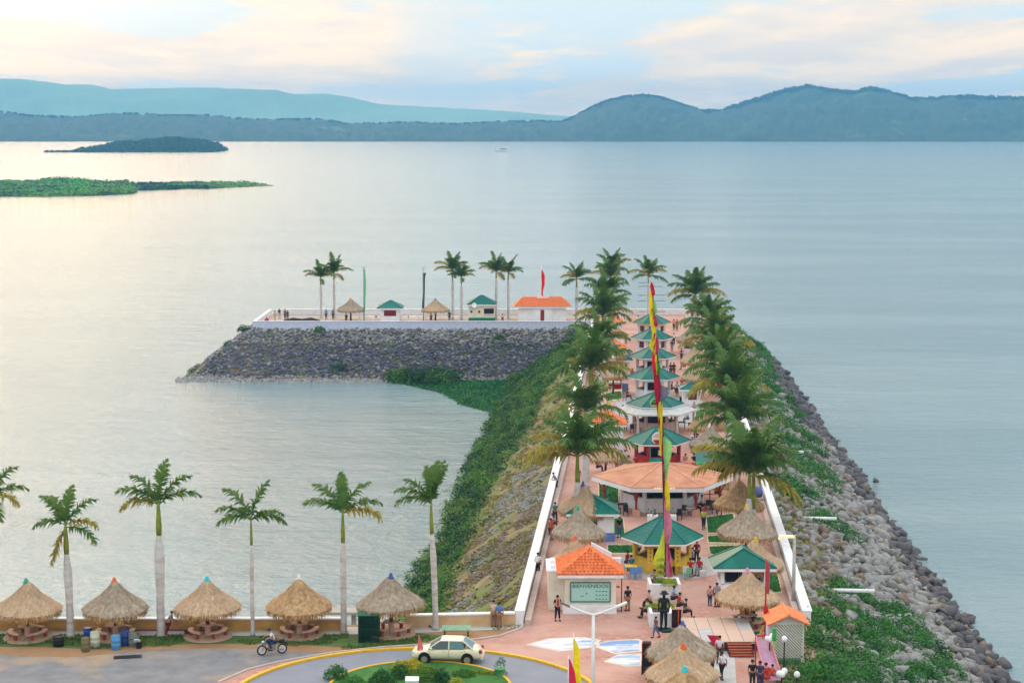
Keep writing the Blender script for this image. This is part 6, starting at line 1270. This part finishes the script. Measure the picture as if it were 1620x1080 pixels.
# red boat shaped stall on left side
x,y=G(976,620); t=thing('market_stall','red and white stall with a blue cooler left of the fifth kiosk','stall',(x,y,0)); mb=MB(); mb.add([(-1.2,-.3,1.0),(.5,-.3,1.0),(.5,-.3,.4),(-.5,-.3,.4),(-1.2,.5,1.0),(.5,.5,1.0),(.5,.5,.4),(-.5,.5,.4)],[(0,3,2,1),(4,5,6,7),(0,1,5,4),(0,4,7,3),(3,7,6,2)]); mb.build('counter',RED,t); mb=MB(); mb.box((-.3,.1,1.15),(1.4,.6,.25)); mb.build('white_box',WHITE,t); mb=MB(); mb.box((1.0,0,.6),(.75,.6,1.0)); mb.build('cooler',P('cooler_blue',(124,150,196),.85),t)
x,y=G(1112,668); t=thing('crate_stack','lime green crate on the right side of the grey skirted roof','crate',(x,y,0)); mb=MB(); mb.box((0,0,.45),(.8,.5,.9)); mb.build('crate',P('crate_lime',(140,190,40),.85),t); mb=MB(); mb.box((0,-.27,.45),(.08,.04,.8)); mb.build('handle_strip',P('crate_dark_green',(60,120,30),.8),t)
# terrace clutter
x,y=G(478,508); mb=MB(); mb.tube([(-3,0,.1),(-1.5,0,.32),(0,.1,.2),(1.5,0,.35),(3,0,.12)],[.15,.3,.22,.3,.1],7); o=mb.build('tarpaulin_heap',P('dark_tarpaulin',(76,64,62),.8),None,loc=(x,y,0)); tag(o,'long dark heap of tarpaulin on the terrace floor left of the palms','tarpaulin')
x,y=G(422,510); t=thing('red_buoy','round red buoy near the left end of the white terrace parapet','buoy',(x,y,0)); mb=MB(); mb.lathe([(.2,0),(.38,.35),(.3,.62),(.08,.78)],n=12); mb.build('float',RED,t,True); mb=MB(); mb.cyl((0,0,.75),(0,0,.95),.05,.05,6); mb.build('ring',DARK,t)
g='white plastic tables on the terrace'
for k,px in enumerate((590,640,652,720,668,574,600)):
    x,y=G(px,507); t=thing('plastic_table',('white plastic table '+('behind the left terrace kiosk','right of the left terrace kiosk','next to the dark furled flag','between the thin palm and the cream kiosk','below the dark furled flag','at the foot of the green flagpole','in front of the left terrace kiosk')[k]),'table',(x,y,0),0,g); mb=MB(); mb.box((0,0,.7),(1.5,.8,.06)); mb.build('tabletop',WHITE,t)
    for a in(-.6,.6): mb=MB(); mb.box((a,0,.34),(.06,.5,.66)); mb.build('leg',WHITE,t)
# boat far out
x,y=G(793,240.5,WZ); t=thing('tour_boat','small white boat far out on the lake','boat',(x,y,WZ)); 
mb=MB(); mb.add([(-7,-1.5,0),(6,-1.8,0),(6,1.8,0),(-7,1.5,0),(-8.5,0,2.2),(7,-2,1.6),(7,2,1.6),(-6.5,-1.9,1.7),(-6.5,1.9,1.7)],[(0,1,5,7),(3,8,6,2),(0,7,4),(3,4,8),(1,2,6,5),(7,5,6,8),(7,8,4)]); mb.build('hull',WHITE,t); mb=MB(); mb.box((2.5,0,3.0),(7,2.8,2.6)); mb.build('cabin',WHITE,t); mb=MB(); mb.box((2.5,-1.42,3.2),(5.6,.06,.7)); mb.build('windows',DARK,t); mb=MB(); mb.cyl((-5.5,0,1.6),(-6.5,0,6),.3,.15,6); mb.build('mast',WHITE,t); t.scale=(1.25,1.25,1.25)
# far jetty posts and shoreline driftwood by the terrace end
x,y=G(1063,492); t=None
